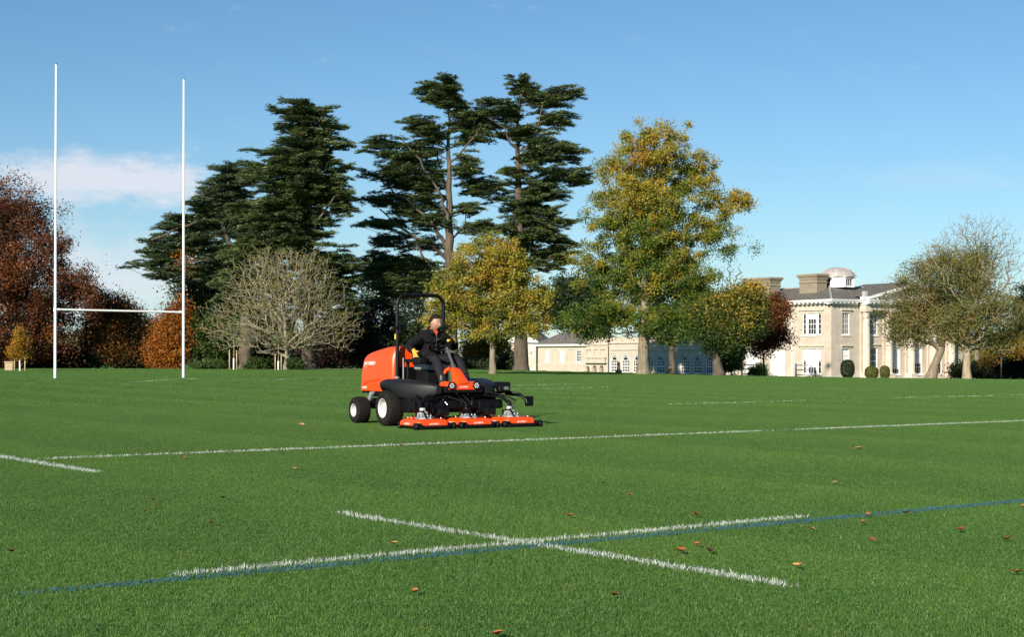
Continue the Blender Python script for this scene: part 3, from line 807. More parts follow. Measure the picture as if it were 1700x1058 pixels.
r_ = broadleaf("bare_tree", "wide bare tree with pale twigs forking low before the cedars", "tree", 478, 122,
    [(468, 520, 122, 62), (470, 460, 88, 50), (385, 545, 52, 38), (556, 535, 42, 48), (440, 480, 85, 50), (510, 480, 70, 55), (470, 560, 105, 30), (365, 553, 34, 30), (572, 545, 34, 42), (440, 430, 60, 30), (515, 440, 50, 36), (342, 545, 24, 20), (594, 540, 20, 32), (350, 520, 30, 24)],
    0.30, LP_GOLD, bark_lichen, n_att=5800, n_leaf=4600, size=0.13, sig=0.35, seed=51, leafless=.6, shell=.6, twig=.0135, zf=.8, dmix=.1, pz=2.6,
    trunk_pts=[(0, 0, -.2), (-.05, 0, 1.0), (-.15, 0, 1.9)],
    extra=[([(-.15, 0, 1.9), (-1.4, -.4, 3.0), (-2.9, -.9, 3.55), (-4.4, -1.2, 3.6)], .17, .06), ([(-.15, 0, 1.9), (.5, .3, 2.6), (1.5, .3, 3.5), (2.6, .2, 4.2)], .16, .06), ([(-.15, 0, 1.9), (-.2, -.2, 3.4), (-.5, -.2, 5.2)], .2, .06), ([(-.15, 0, 1.9), (.2, .9, 3.2), (.6, 1.8, 4.8)], .15, .05), ([(-.2, -.2, 3.4), (-1.4, -.6, 5.4)], .12, .04)])
broadleaf("oak_tree", "golden yellow oak standing in front of the tall cedars", "tree", 817, 105,
    [(815, 435, 62, 46), (770, 475, 52, 44), (850, 470, 48, 46), (745, 515, 32, 40), (878, 515, 40, 38), (805, 520, 62, 40), (865, 545, 42, 20), (722, 525, 18, 32), (810, 555, 35, 14), (900, 490, 20, 20)],
    0.24, LP_GOLD, bark_grey, n_att=520, n_leaf=44000, size=0.175, sig=0.27, seed=52, tgrad=.05, tvar=.26, shell=.4)
broadleaf("beech_tree", "great beech turning yellow over green in front of the arched wing", "tree", 1068, 122,
    [(1080, 250, 62, 55), (1018, 270, 32, 45), (1145, 285, 45, 45), (1190, 335, 48, 26), (1010, 355, 52, 55), (1090, 360, 85, 75), (1185, 385, 45, 32), (985, 440, 42, 50), (1060, 465, 85, 55), (1148, 455, 55, 55), (1005, 525, 62, 34), (1095, 535, 72, 30), (1205, 415, 34, 16), (960, 535, 38, 28), (1160, 520, 40, 40), (1150, 215, 12, 20), (1225, 330, 22, 14), (1080, 430, 70, 70), (1060, 310, 50, 60), (1243, 334, 20, 11), (1236, 411, 22, 10), (1170, 300, 30, 26)],
    0.50, LP_BEECH, bark_grey, n_att=1150, n_leaf=112000, size=0.18, sig=0.31, seed=53, tgrad=.5, tvar=.18, shell=.5, fork=.55, droop=.15,
    extra=[([(0.05, 0, 5.0), (1.2, .6, 9), (2.6, 1, 14)], .16, .05), ([(0.05, 0, 6.0), (-1.3, .6, 10), (-2.2, 1, 14)], .15, .05)])
broadleaf("lime_tree", "dark stemmed tree close to the arched windows, right of the great beech", "tree", 1115, 152,
    [(1112, 535, 40, 34), (1140, 545, 36, 28), (1150, 500, 40, 40), (1085, 540, 30, 24)], 0.42, LP_GREEN, bark_dark, n_att=330, n_leaf=21000, size=0.24, sig=0.45, seed=54, tvar=.25, fork=.5)
broadleaf("maple_tree", "low forked tree with yellow tips between the beech and the copper tree", "tree", 1192, 119,
    [(1195, 525, 48, 36), (1235, 500, 38, 28), (1190, 556, 36, 28), (1238, 540, 32, 30), (1215, 570, 32, 18), (1250, 487, 22, 14)],
    0.42, LP_MAPLE, bark_dark, n_att=480, n_leaf=30000, size=0.22, sig=0.42, seed=55, tgrad=.75, tvar=.2, trunk_pts=[(0, 0, -.3), (-.1, 0, 1.5), (-.9, 0, 3.4)], extra=[([(-.1, 0, 1.2), (.9, .2, 2.8), (1.8, .3, 4.4)], .24, .08)])
broadleaf("copper_tree", "small dark copper tree on a thin stem by the house doors", "tree", 1270, 128,
    [(1278, 545, 26, 36), (1290, 512, 20, 26), (1265, 572, 24, 20), (1298, 560, 14, 20)], 0.085, LP_COPPER, bark_dark, n_att=260, n_leaf=13000, size=0.19, sig=0.33, seed=56, tgrad=.35, tvar=.15, trunk_pts=[(0, 0, -.2), (-.12, 0, 1.4), (-.3, 0, 3.0), (0, 0, 5.5)], shell=.5)
broadleaf("bare_tree", "thin bare treetop showing beside the left chimney", "tree", 1212, 175,
    [(1212, 470, 30, 36), (1205, 500, 40, 30)], 0.14, LP_GOLD, bark_dark, n_att=420, n_leaf=0, size=.1, seed=57, leafless=1.0, twig=.022)
broadleaf("laurel_bush", "glossy green bush against the left end of the house", "bush", 1214, 163,
    [(1214, 600, 17, 26), (1222, 585, 12, 20)], 0.08, LP_GREEN, bark_dark, n_att=160, n_leaf=9000, size=.2, sig=.3, seed=58, tgrad=.3)
broadleaf("leaning_tree", "olive brown tree on a thick leaning trunk in front of the columns", "tree", 1543, 136,
    [(1530, 540, 46, 42), (1505, 505, 40, 46), (1560, 480, 55, 50), (1482, 552, 26, 30), (1525, 445, 36, 32), (1495, 470, 22, 26), (1442, 530, 13, 9), (1460, 520, 20, 12), (1575, 545, 40, 30), (1555, 515, 55, 45), (1500, 550, 40, 32)],
    0.44, LP_OLIVE, bark_grey, n_att=1400, n_leaf=24000, size=.16, sig=.38, seed=59, tvar=.25, shell=.55, twig=.022, leafless=.3, tgrad=.25,
    trunk_pts=[(0, 0, -.3), (.45, 0, 1.2), (1.05, 0, 2.7), (1.35, 0, 4.4), (1.2, 0, 6)])
broadleaf("park_tree", "olive green tree on a straight pale trunk near the right edge", "tree", 1605, 130,
    [(1605, 460, 52, 42), (1640, 515, 58, 44), (1590, 535, 50, 40), (1672, 560, 36, 34), (1575, 430, 38, 26), (1625, 430, 34, 26), (1620, 565, 44, 20), (1700, 540, 30, 40)],
    0.36, LP_OLIVE, bark_pale, n_att=1600, n_leaf=25000, size=.16, sig=.38, seed=60, tvar=.25, shell=.55, twig=.022, leafless=.3, tgrad=.15)
broadleaf("bare_tree", "tall bare tree rising behind the two olive trees", "tree", 1622, 168,
    [(1605, 425, 75, 62), (1640, 405, 58, 60), (1676, 440, 34, 62), (1562, 435, 45, 45), (1620, 500, 60, 40), (1600, 380, 30, 32)], 0.30, LP_GOLD, bark_grey, n_att=3600, n_leaf=0, size=.1, seed=61, leafless=1.0, twig=.0145, shell=.7, pz=2.6)
broadleaf("yellow_shrub", "yellow leaved shrub in the shade beyond the straight pale trunk", "shrub", 1662, 152,
    [(1665, 570, 32, 20), (1640, 600, 12, 9), (1692, 575, 22, 20), (1645, 585, 14, 10)], .1, LP_YELLOW, bark_dark, n_att=160, n_leaf=7000, size=.22, sig=.32, seed=62, tvar=.3)
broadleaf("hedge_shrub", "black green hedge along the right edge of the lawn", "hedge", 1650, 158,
    [(1620, 615, 36, 16), (1660, 612, 36, 20), (1700, 608, 36, 26), (1740, 606, 36, 28), (1585, 618, 20, 12)], .1, LP_YEW_SHADED, bark_dark, n_att=260, n_leaf=19000, size=.24, sig=.35, seed=63, dmix=.2)
broadleaf("conifer_tree", "dark conifer cut by the right edge of the picture", "tree", 1702, 175,
    [(1700, 500, 16, 34), (1706, 545, 28, 40), (1712, 590, 40, 36)], .25, LP_DARK, bark_dark, n_att=200, n_leaf=14000, size=.26, sig=.45, seed=64)
broadleaf("yellow_shrub", "orange yellow thicket between the two cedar trunks", "shrub", 800, 155,
    [(800, 585, 30, 26), (828, 575, 18, 24), (778, 592, 14, 18), (815, 600, 28, 16)], .14, LP_YELLOW, bark_dark, n_att=260, n_leaf=14000, size=.22, sig=.4, seed=65, tvar=.28, tgrad=.2)
broadleaf("hedge_shrub", "dark hedge at the foot of the orange thicket", "hedge", 820, 150,
    [(790, 606, 26, 9), (830, 606, 26, 10), (850, 600, 14, 16)], .06, LP_DARK, bark_dark, n_att=120, n_leaf=7000, size=.2, sig=.25, seed=66, dmix=.2)
for i, (px, D, bl, lab) in enumerate(((430, 126, [(430, 604, 16, 9), (445, 606, 12, 7), (415, 608, 14, 6)], "low green shrub between the two staked saplings"), (488, 121, [(488, 605, 9, 8), (495, 609, 9, 5)], "small green bush hugging the bare tree's trunk"),
                                      (350, 130, [(350, 607, 22, 6), (335, 609, 16, 4)], "low ground hugging green plants left of the red trunk"), (462, 127, [(462, 607, 12, 6)], "small yellowish green shrub behind the right sapling"), (1252, 165, [(1250, 618, 8, 8), (1263, 616, 7, 12)], "wispy plant at the foot of the thin copper tree"))):
    broadleaf("shrub", lab, "shrub", px, D, bl, .03, LP_GREEN, bark_dark, n_att=60, n_leaf=3500, size=.16, sig=.2, seed=70 + i, tgrad=.3, tvar=.3)

# wide red trunk of a sequoia, its crown lost behind the cedars
x0 = X_at(377, 150); z0 = tz(x0, 150)
rt = empty("sequoia_tree", (x0, 150, z0), 0, "massive red barked trunk in shade left of the staked sapling", "tree")
b = MB(); b.tube([(0, 0, -.3), (0, 0, .4), (.03, 0, 2), (.05, 0, 5), (0, 0, 9)], [1.25, .95, .75, .6, .4], 16); b.build("trunk", bark_red, rt)
rg = np.random.default_rng(5); n = 5000; c_ = rg.standard_normal((n, 3)) * np.array([1.3, 1.3, 1.6]) + np.array([0, 0, 7.5])
nm_ = unit(rg.standard_normal((n, 3)) + np.array([0, -.3, .5])); leaf_quads("crown", c_, unit(np.cross(nm_, rg.standard_normal((n, 3)))), nm_, np.full(n, .3), np.full(n, .16), rg.random(n) * .7, LP_DARK, rt)

# young trees, each tied between two stakes
stake_m = mat("stake_wood", (0.48, 0.37, 0.22), .8, var=.2, scale=6, stretch=(3, 3, .5))
guard_m = mat("tree_guard", (0.72, 0.74, 0.74), .5)
def young_tree(px, D, h, crown, pal, lab, seed, thin, guard=.75):
    rng = np.random.default_rng(seed)
    x0 = X_at(px, D); z0 = tz(x0, D)
    t = empty("young_tree", (x0, D, z0), 0, lab, "young tree", "newly planted trees between stakes")
    sk = Skel(); sk.line([(0, 0, -.1), (.02, 0, h * .5), (.0, 0, h)], -1, .3, .045 if not thin else .04, .015)
    att, _ = in_blobs(local_blobs(px, D, z0, crown, .9, rng), 90 if not thin else 26, rng, .5)
    att = att[np.argsort(att[:, 2])]; sk.attract(att, rng, step=.3, wob=.03); sk.mesh("trunk", .007, bark_pale, t)
    b = MB(); b.lathe([(.058, 0.0), (.060, .03), (.058, guard), (.05, guard + .01)], n=12); b.build("trunk_guard", guard_m, t)
    per = 60 if not thin else 14
    n = per * len(att); ca = np.repeat(att, per, 0) + rng.standard_normal((n, 3)) * .16
    nm = unit(rng.standard_normal((n, 3)) + np.array([-.2, -.4, .5]))
    leaf_quads("crown", ca, unit(np.cross(nm, rng.standard_normal((n, 3)))), nm, rng.uniform(.08, .15, n), rng.uniform(.05, .09, n), .66 + rng.standard_normal(n) * .22, pal, t)
    return t
young_tree(33, 108, 2.6, [(33, 555, 6, 11), (32, 570, 11, 12), (33, 584, 18, 12), (46, 568, 7, 10), (22, 586, 10, 8)], LP_YELLOW, "young orange maple between two stakes at the far left", 81, False)
young_tree(388, 118, 2.9, [(388, 545, 8, 22)], LP_GREEN, "almost leafless sapling with grey green top before the red trunk", 82, True, .9)
young_tree(462, 119, 2.4, [(462, 565, 6, 16)], LP_GREEN, "thin bare sapling in a white guard left of the pale forked trunk", 83, True, .7)
def stake(px, D, h, lab):
    x0 = X_at(px, D); z0 = tz(x0, D)
    t = empty("tree_stake", (x0, D, z0), 0, lab, "wooden stake", "wooden tree stakes")
    b = MB(); b.lathe([(0.0, -.3), (.048, -.3), (.048, h - .03), (.04, h), (0, h)], n=12); b.build("post", stake_m, t)
    b = MB(); b.lathe([(.0485, h - .16), (.055, h - .155), (.055, h - .115), (.0485, h - .11)], n=12); b.build("rubber_tie", mat("black_rubber", (.02, .02, .02), .7), t)
for px, D, h, lab in ((24, 108, .92, "left stake of the orange young maple"), (41.5, 108, .92, "right stake of the orange young maple"), (381, 118, 1.55, "tall stake left of the grey green topped sapling"), (393, 118, 1.5, "tall stake right of the grey green topped sapling"), (457, 119, 1.22, "stake left of the thin sapling by the forked trunk"), (467, 119, 1.2, "stake right of the thin sapling by the forked trunk")):
    stake(px, D, h, lab)
# stone block by the young maple
x0 = X_at(15.5, 112); z0 = tz(x0, 112)
t = empty("stone_plinth", (x0, 112, z0), R(8), "squat yellow stone block at the far left beside a stake", "stone block")
st_m = mat("plinth_stone", (.42, .34, .2), .9, var=.3, scale=9, bump=.6, bscale=20)
b = MB(); b.box((0, 0, .28), (.56, .5, .56)); b.build("base", st_m, t, bevel=.02)
b = MB(); b.box((0, 0, .61), (.64, .58, .10)); b.build("cap", st_m, t, bevel=.02)

# ------------------------------------------------------------------ buildings
def brick_mat(name, c1, c2, mortar, scale=1.0, rough=.9):
    m = bpy.data.materials.new(name); m.use_nodes = True
    nt = m.node_tree; N = nt.nodes; L = nt.links; p = N["Principled BSDF"]
    tc = N.new("ShaderNodeTexCoord")
    sp = N.new("ShaderNodeSeparateXYZ"); L.new(tc.outputs["Object"], sp.inputs[0])
    ad = N.new("ShaderNodeMath"); ad.operation = 'ADD'; L.new(sp.outputs[0], ad.inputs[0]); L.new(sp.outputs[1], ad.inputs[1])
    cb = N.new("ShaderNodeCombineXYZ"); L.new(ad.outputs[0], cb.inputs[0]); L.new(sp.outputs[2], cb.inputs[1])
    br = N.new("ShaderNodeTexBrick"); br.inputs["Scale"].default_value = 4.4 * scale
    br.inputs["Color1"].default_value = (*c1, 1); br.inputs["Color2"].default_value = (*c2, 1); br.inputs["Mortar"].default_value = (*mortar, 1)
    br.inputs["Mortar Size"].default_value = .025; br.inputs["Row Height"].default_value = .33; br.inputs["Brick Width"].default_value = 1.0
    L.new(cb.outputs[0], br.inputs["Vector"])
    n = N.new("ShaderNodeTexNoise"); n.inputs["Scale"].default_value = .8; n.inputs["Detail"].default_value = 7; n.inputs["Roughness"].default_value = .7
    L.new(tc.outputs["Object"], n.inputs["Vector"])
    r = N.new("ShaderNodeValToRGB"); r.color_ramp.elements[0].position = .35; r.color_ramp.elements[0].color = (.84, .82, .79, 1); r.color_ramp.elements[1].position = .6; r.color_ramp.elements[1].color = (1, 1, 1, 1)
    L.new(n.outputs[0], r.inputs[0])
    mx = N.new("ShaderNodeMix"); mx.data_type = 'RGBA'; mx.blend_type = 'MULTIPLY'; mx.inputs["Factor"].default_value = 1
    L.new(br.outputs[0], mx.inputs["A"]); L.new(r.outputs[0], mx.inputs["B"]); L.new(mx.outputs["Result"], p.inputs["Base Color"])
    p.inputs["Roughness"].default_value = rough; p.inputs["Specular IOR Level"].default_value = .2
    return m
M_BRICK = brick_mat("gault_brick", (.575, .515, .43), (.49, .435, .36), (.54, .49, .42))
M_BRICK_OLD = brick_mat("chimney_brick", (.31, .27, .20), (.23, .20, .15), (.29, .26, .20))
M_RENDER = mat("stucco", (.48, .425, .35), .9, var=.10, scale=1.2, bump=.15, bscale=14)
M_STONE = mat("pale_stone", (.57, .505, .42), .85, var=.12, scale=1.5, bump=.2, bscale=10)
M_WHITE = mat("white_paint", (.80, .80, .78), .45, var=.03, scale=3)
M_GLASS = mat("window_glass", (.018, .022, .03), .06, spec=.6)
M_PALE = mat("pale_panel", (.66, .68, .70), .5)
M_SLATE = mat("roof_slate", (.13, .12, .10), .75, var=.35, scale=1.4, bump=.5, bscale=9, stretch=(1, 1, 3))
M_LEAD = mat("lead", (.36, .37, .37), .6, var=.2, scale=1.5)
M_DOME = mat("dome_lead", (.40, .35, .33), .6, var=.35, scale=1.2, color2=(.46, .44, .42), stretch=(1, 1, .4))

def facade(mb, P, s0, s1, z0, z1, ops, depth=.22, seg=8):
    S = sorted({s0, s1, *[o[0] for o in ops], *[o[1] for o in ops]}); Z = sorted({z0, z1, *[o[2] for o in ops], *[o[3] for o in ops]})
    for i in range(len(S) - 1):
        for j in range(len(Z) - 1):
            sm, zm = (S[i] + S[i + 1]) / 2, (Z[j] + Z[j + 1]) / 2
            if any(o[0] < sm < o[1] and o[2] < zm < o[3] for o in ops): continue
            mb.add([P(S[i], Z[j], 0), P(S[i + 1], Z[j], 0), P(S[i + 1], Z[j + 1], 0), P(S[i], Z[j + 1], 0)], [(0, 1, 2, 3)])
    for o in ops:
        a, b_, c, d = o[:4]; arch = len(o) > 4 and o[4]
        if arch:
            r = (b_ - a) / 2; zs = d - r; m = (a + b_) / 2
            arc = [(m - r * math.cos(math.pi * t / seg), zs + r * math.sin(math.pi * t / seg)) for t in range(seg + 1)]
            h = seg // 2
            for t in range(h): mb.add([P(a, d, 0), P(*arc[t], 0), P(*arc[t + 1], 0)], [(0, 1, 2)])
            for t in range(h, seg): mb.add([P(b_, d, 0), P(*arc[t], 0), P(*arc[t + 1], 0)], [(0, 1, 2)])
            path = [(a, c)] + arc + [(b_, c)]
        else: path = [(a, c), (a, d), (b_, d), (b_, c)]
        path = path + [path[0]]
        for t in range(len(path) - 1):
            p, q = path[t], path[t + 1]
            mb.add([P(*p, 0), P(*q, 0), P(*q, depth), P(*p, depth)], [(0, 1, 2, 3)])

def window(parent, P, a, b_, c, d, cols, rows, arch=False, white_sheet=0.0, fr=.09, bar=.035, name="window", sill=True, dep=.13):
    """sash window: frame with its glazing bars, pane, blind and sill"""
    mb = MB(); w = b_ - a
    def bx(s0, s1, z0_, z1_, d0, d1):
        v = [P(s, z, q) for q in (d0, d1) for z in (z0_, z1_) for s in (s0, s1)]
        mb.add(v, [(0, 1, 3, 2), (4, 6, 7, 5), (0, 4, 5, 1), (2, 3, 7, 6), (0, 2, 6, 4), (1, 5, 7, 3)])
    if arch:
        r = w / 2; zs = d - r; m = (a + b_) / 2
        bx(a, a + fr, c, zs, dep - .06, dep); bx(b_ - fr, b_, c, zs, dep - .06, dep); bx(a + fr, b_ - fr, c, c + fr, dep - .06, dep)
        k = 12
        for rr in ((r, r - fr), (r * .55 + bar, r * .55)):
            for t in range(k):
                q = [(m - x * math.cos(math.pi * (t + e) / k), zs + x * math.sin(math.pi * (t + e) / k)) for e in (0, 1) for x in rr]
                v = [P(*z, e) for e in (dep - .06, dep) for z in q]
                mb.add(v, [(0, 1, 3, 2), (4, 6, 7, 5), (0, 4, 5, 1), (2, 3, 7, 6), (0, 2, 6, 4), (1, 5, 7, 3)])
        for t in range(1, 6):
            an = math.pi * t / 6
            for x0_, x1_ in ((r * .55, r - fr),):
                p, q = (m - x0_ * math.cos(an), zs + x0_ * math.sin(an)), (m - x1_ * math.cos(an), zs + x1_ * math.sin(an))
                nx_, nz_ = math.sin(an) * bar / 2, math.cos(an) * bar / 2
                mb.add([P(p[0] - nx_, p[1] - nz_, dep - .05), P(p[0] + nx_, p[1] + nz_, dep - .05), P(q[0] + nx_, q[1] + nz_, dep - .05), P(q[0] - nx_, q[1] - nz_, dep - .05)], [(0, 1, 2, 3)])
        top = zs
    else:
        bx(a, a + fr, c, d, dep - .06, dep); bx(b_ - fr, b_, c, d, dep - .06, dep); bx(a + fr, b_ - fr, c, c + fr, dep - .06, dep); bx(a + fr, b_ - fr, d - fr, d, dep - .06, dep)
        top = d - fr
    for i in range(1, cols):
        s = a + fr + (w - 2 * fr) * i / cols; bx(s - bar / 2, s + bar / 2, c + fr, top, dep - .045, dep - .004)
    for j in range(1, rows + (1 if arch else 0)):
        z = c + fr + (top - c - fr) * j / rows; k = 1.9 if j * 2 == rows else 1
        bx(a + fr, b_ - fr, z - bar * k / 2, z + bar * k / 2, dep - .05, dep - .006)
    f = mb.build(name, M_WHITE, parent)
    mb = MB(); e = dep + .012
    if arch:
        r = w / 2; zs = d - r; m = (a + b_) / 2
        poly = [P(a, c, e)] + [P(m - r * math.cos(math.pi * t / 12), zs + r * math.sin(math.pi * t / 12), e) for t in range(13)] + [P(b_, c, e)]
        mb.add(poly, [tuple(range(len(poly)))])
    else: mb.add([P(a, c, e), P(b_, c, e), P(b_, d, e), P(a, d, e)], [(0, 1, 2, 3)])
    mb.build("pane", M_GLASS, f)
    if white_sheet > 0:  # white sheet close before the glass, from the top down
        mb = MB(); e = dep + .006; z0_ = d - (d - c) * white_sheet
        mb.add([P(a + fr, z0_, e), P(b_ - fr, z0_, e), P(b_ - fr, d - fr, e), P(a + fr, d - fr, e)], [(0, 1, 2, 3)]); mb.build("white_sheet", M_PALE, f)
    if sill:
        mb = MB(); v = [P(s, z, q) for q in (-.10, dep) for z in (c - .13, c - .002) for s in (a - .12, b_ + .12)]
        mb.add(v, [(0, 1, 3, 2), (4, 6, 7, 5), (0, 4, 5, 1), (2, 3, 7, 6), (0, 2, 6, 4), (1, 5, 7, 3)]); mb.build("sill", M_WHITE, f)
    return f
def slab(P, s0, s1, z0, z1, d0, d1, mb=None):
    mb = mb or MB(); v = [P(s, z, q) for q in (d0, d1) for z in (z0, z1) for s in (s0, s1)]
    return mb.add(v, [(0, 1, 3, 2), (4, 6, 7, 5), (0, 4, 5, 1), (2, 3, 7, 6), (0, 2, 6, 4), (1, 5, 7, 3)])

# ---- the house: corner towards the camera, one front to the right, one to the left
HX, HD = X_at(1380, 161), 161.0
HZ0 = tz(HX, HD)
house = empty("country_house", (HX, HD, HZ0), R(35), "pale brick two storey country house with white lantern dome and columns", "house")
PR = lambda s, z, d: (s, d, z)                      # right front, facing -y
PL = lambda s, z, d: (d, s, z)                      # left front, facing -x
WT = 8.0                                            # wall top
RL, LL = 21.5, 16.0
up0, up1 = 4.7, 7.0
ops_r = [(1.7, 2.75, up0, up1), (1.7, 2.75, .55, 3.2)]
col_s = [4.75, 8.3, 11.9, 15.5, 18.6]
win_s = [6.5, 10.1, 13.7, 17.0]
for s in win_s: ops_r += [(s - .6, s + .6, up0, up1), (s - .62, s + .62, .45, 3.35)]
b = MB(); facade(b, PR, 0, RL, -.4, WT, ops_r); b.build("wall", M_BRICK, house)
for i, s in enumerate([2.22] + win_s):
    hw = .52 if i == 0 else .6
    window(house, PR, s - hw, s + hw, up0, up1, 3, 4, white_sheet=.35 if i in (2, 3) else 0)
    window(house, PR, s - hw - (.0 if i == 0 else .02), s + hw + (.0 if i == 0 else .02), .55 if i == 0 else .45, 3.2 if i == 0 else 3.35, 3, 4, white_sheet=[.95, 0, .8, .6, .3][i])
    for z in (up1, 3.2 if i == 0 else 3.35):        # flat hoods and architraves
        k = slab(PR, s - hw - .32, s + hw + .32, z + .28, z + .40, -.20, -.003); slab(PR, s - hw - .2, s + hw + .2, z + .02, z + .28, -.05, -.003, k)
        k.build("window_hood", M_STONE, house)
ops_l = [(1.45, 4.15, up0, up1), (1.45, 4.15, .55, 3.2), (6.75, 9.05, .05, 3.15), (10.6, 12.9, .05, 3.15), (7.0, 8.6, up0, up1), (11, 12.6, up0, up1)]
b = MB(); facade(b, PL, 0.0, LL, -.4, WT, ops_l); b.build("wall", M_BRICK, house)
def tri_window(z0, z1, white_sheets):
    # white three light window: narrow, wide, narrow
    for a, c in ((1.45, 1.98), (3.62, 4.15)): window(house, PL, a, c, z0, z1, 1, 4, white_sheet=white_sheets[0])
    window(house, PL, 2.16, 3.44, z0, z1, 3, 4, white_sheet=white_sheets[1])
    k = slab(PL, 1.985, 2.155, z0, z1, .02, .20); slab(PL, 3.445, 3.615, z0, z1, .02, .20, k); k.build("mullion", M_WHITE, house)
    k = slab(PL, 1.0, 4.6, z1 + .28, z1 + .40, -.20, -.003); slab(PL, 1.2, 4.4, z1 + .02, z1 + .28, -.05, -.003, k); k.build("window_hood", M_STONE, house)
tri_window(up0, up1, (0, .25)); tri_window(.55, 3.2, (.45, .72))
for s in (7.8, 11.8): window(house, PL, s - .8, s + .8, up0, up1, 3, 4)
def big_door(a, c):
    f = slab(PL, a, c, .05, 3.15, .10, .16)
    o = f.build("door", M_WHITE, house)
    k = MB(); n = 3; w = (c - a) / n
    for i in range(n):
        for j in range(5):
            z = .05 + j * .62; slab(PL, a + i * w + .05, a + (i + 1) * w - .05, z + .05, z + .57, .075, .098, k)
    k.build("door_panel", M_WHITE, o, bevel=.015, seg=1)
    k = slab(PL, a - .25, c + .25, 3.3, 3.42, -.15, -.003); k.build("door_hood", M_STONE, house)
big_door(6.75, 9.05); big_door(10.6, 12.9)
b = MB(); b.box((RL + .0, 8.0, WT / 2 - .2), (.12, 16, WT + .4)); b.box((RL / 2, LL, WT / 2 - .2), (RL - .3, .12, WT + .4)); b.build("wall", M_BRICK, house)
# plinth, corner strip, downpipe
b = slab(PR, 0.06, 4.0, -.4, .35, -.07, -.003); slab(PL, .06, 5.3, -.4, .35, -.07, -.003, b); b.build("plinth", M_STONE, house)
b = MB(); b.tube([PL(5.6, .1, -.09), PL(5.6, WT + .05, -.09)], .055, 8); b.build("downpipe", M_WHITE, house)
# columns of the portico with bases and caps, entablature and pediment
for s in col_s:
    b = MB(); b.lathe([(.40, .45), (.415, 2.0), (.40, 4.5), (.34, 7.1)], (s, -.55, 0), n=20); b.build("column", M_STONE, house)
    b = MB(); b.box((s, -.55, .1), (1.05, 1.0, .9)); b.lathe([(.50, .55), (.46, .62), (.42, .66)], (s, -.55, 0), n=20); b.build("column_base", M_STONE, house, bevel=.02)
    b = MB(); b.lathe([(.34, 7.0), (.42, 7.12), (.44, 7.16)], (s, -.55, 0), n=20); b.box((s, -.55, 7.24), (.98, .95, .16)); b.build("capital", M_STONE, house, bevel=.02)
    b = slab(PR, s - .38, s + .38, .2, 7.3, -.10, -.003); b.build("pilaster", M_STONE, house)
b = slab(PR, 4.2, 19.2, 7.32, 8.0, -1.02, -.12); b.build("entablature", M_STONE, house)
b = slab(PR, 4.1, 19.3, -.4, .10, -1.25, -.075); b.build("step", M_STONE, house, bevel=.02)
def cornice(P, s0, s1, off, name="cornice"):
    k = slab(P, s0, s1, WT + .15, WT + .30, -.62 - off, .12); slab(P, s0, s1, WT + .302, WT + .42, -.70 - off, .12, k); slab(P, s0 + .1, s1 - .1, WT - .12, WT + .148, -.14 - off, .12, k)
    k.build(name, M_WHITE, house)
    k = MB(); n = int((s1 - s0) / .62)
    for i in range(n):
        s = s0 + .3 + i * .62; slab(P, s - .13, s + .13, WT + .0, WT + .146, -.55 - off, -.145 - off, k)
    k.build("cornice_bracket", M_WHITE, house)["kind"] = "stuff"
cornice(PR, -.70, 4.0, 0.0); cornice(PR, 4.0, 19.4, 1.0); cornice(PR, 19.4, RL + .6, 0.0); cornice(lambda s, z, d: (d - .004, s, z - .004), .12, LL, 0.0)
pk = 11.7; ph = 1.95
b = MB(); b.prism([(4.3, WT + .43), (19.1, WT + .43), (pk, WT + .43 + ph - .35)], 'y', -.9, -.5); b.build("pediment", M_STONE, house)
b = MB()
for sgn in (-1, 1):
    e = pk - sgn * 7.8
    b.prism([(e, WT + .43), (e, WT + .75), (pk, WT + .43 + ph + .12), (pk, WT + .43 + ph - .22)] if sgn > 0 else [(e, WT + .43), (e, WT + .75), (pk, WT + .43 + ph + .12), (pk, WT + .43 + ph - .22)], 'y', -1.7, -.45)
b.build("raking_cornice", M_WHITE, house)
b = MB()
for sgn in (-1, 1):
    for i in range(11):
        s = pk - sgn * (7.0 - i * .64); z = WT + .43 + ph * (1 - abs(s - pk) / 7.8) - .22
        b.box((s, -1.25, z), (.24, .7, .16))
b.build("cornice_bracket", M_WHITE, house)["kind"] = "stuff"
b = MB(); b.add([(3.9, -1.7, WT + .76), (pk, -1.7, WT + .43 + ph + .13), (pk, 6.0, WT + .43 + ph + .13), (3.9, 6.0, WT + .76)], [(0, 1, 2, 3)]); b.add([(pk, -1.7, WT + .43 + ph + .13), (19.5, -1.7, WT + .76), (19.5, 6.0, WT + .76), (pk, 6.0, WT + .43 + ph + .13)], [(0, 1, 2, 3)])
b.build("roof", M_SLATE, house)
# hipped slate roof with lead hips
rz0, rz1, ins = WT + .425, WT + 2.05, 4.6
b = MB(); e = .62
P4 = [(-e, -e, rz0), (RL + e, -e, rz0), (RL + e, LL + e, rz0), (-e, LL + e, rz0)]; Q4 = [(ins, ins, rz1), (RL - ins, ins, rz1), (RL - ins, LL - ins, rz1), (ins, LL - ins, rz1)]
b.add(P4 + Q4, [(0, 1, 5, 4), (1, 2, 6, 5), (2, 3, 7, 6), (3, 0, 4, 7), (4, 5, 6, 7), (3, 2, 1, 0)]); b.build("roof", M_SLATE, house)
b = MB()
for i in (0, 1, 3): b.tube([P4[i], Q4[i]], .11, 8)
b.tube([Q4[0], Q4[1]], .11, 8); b.tube([Q4[0], Q4[3]], .11, 8); b.build("lead_hip", M_LEAD, house)
b = MB(); b.box((4.15, -.9, WT + .85), (.42, .5, .95)); b.build("parapet_block", M_LEAD, house, bevel=.02)
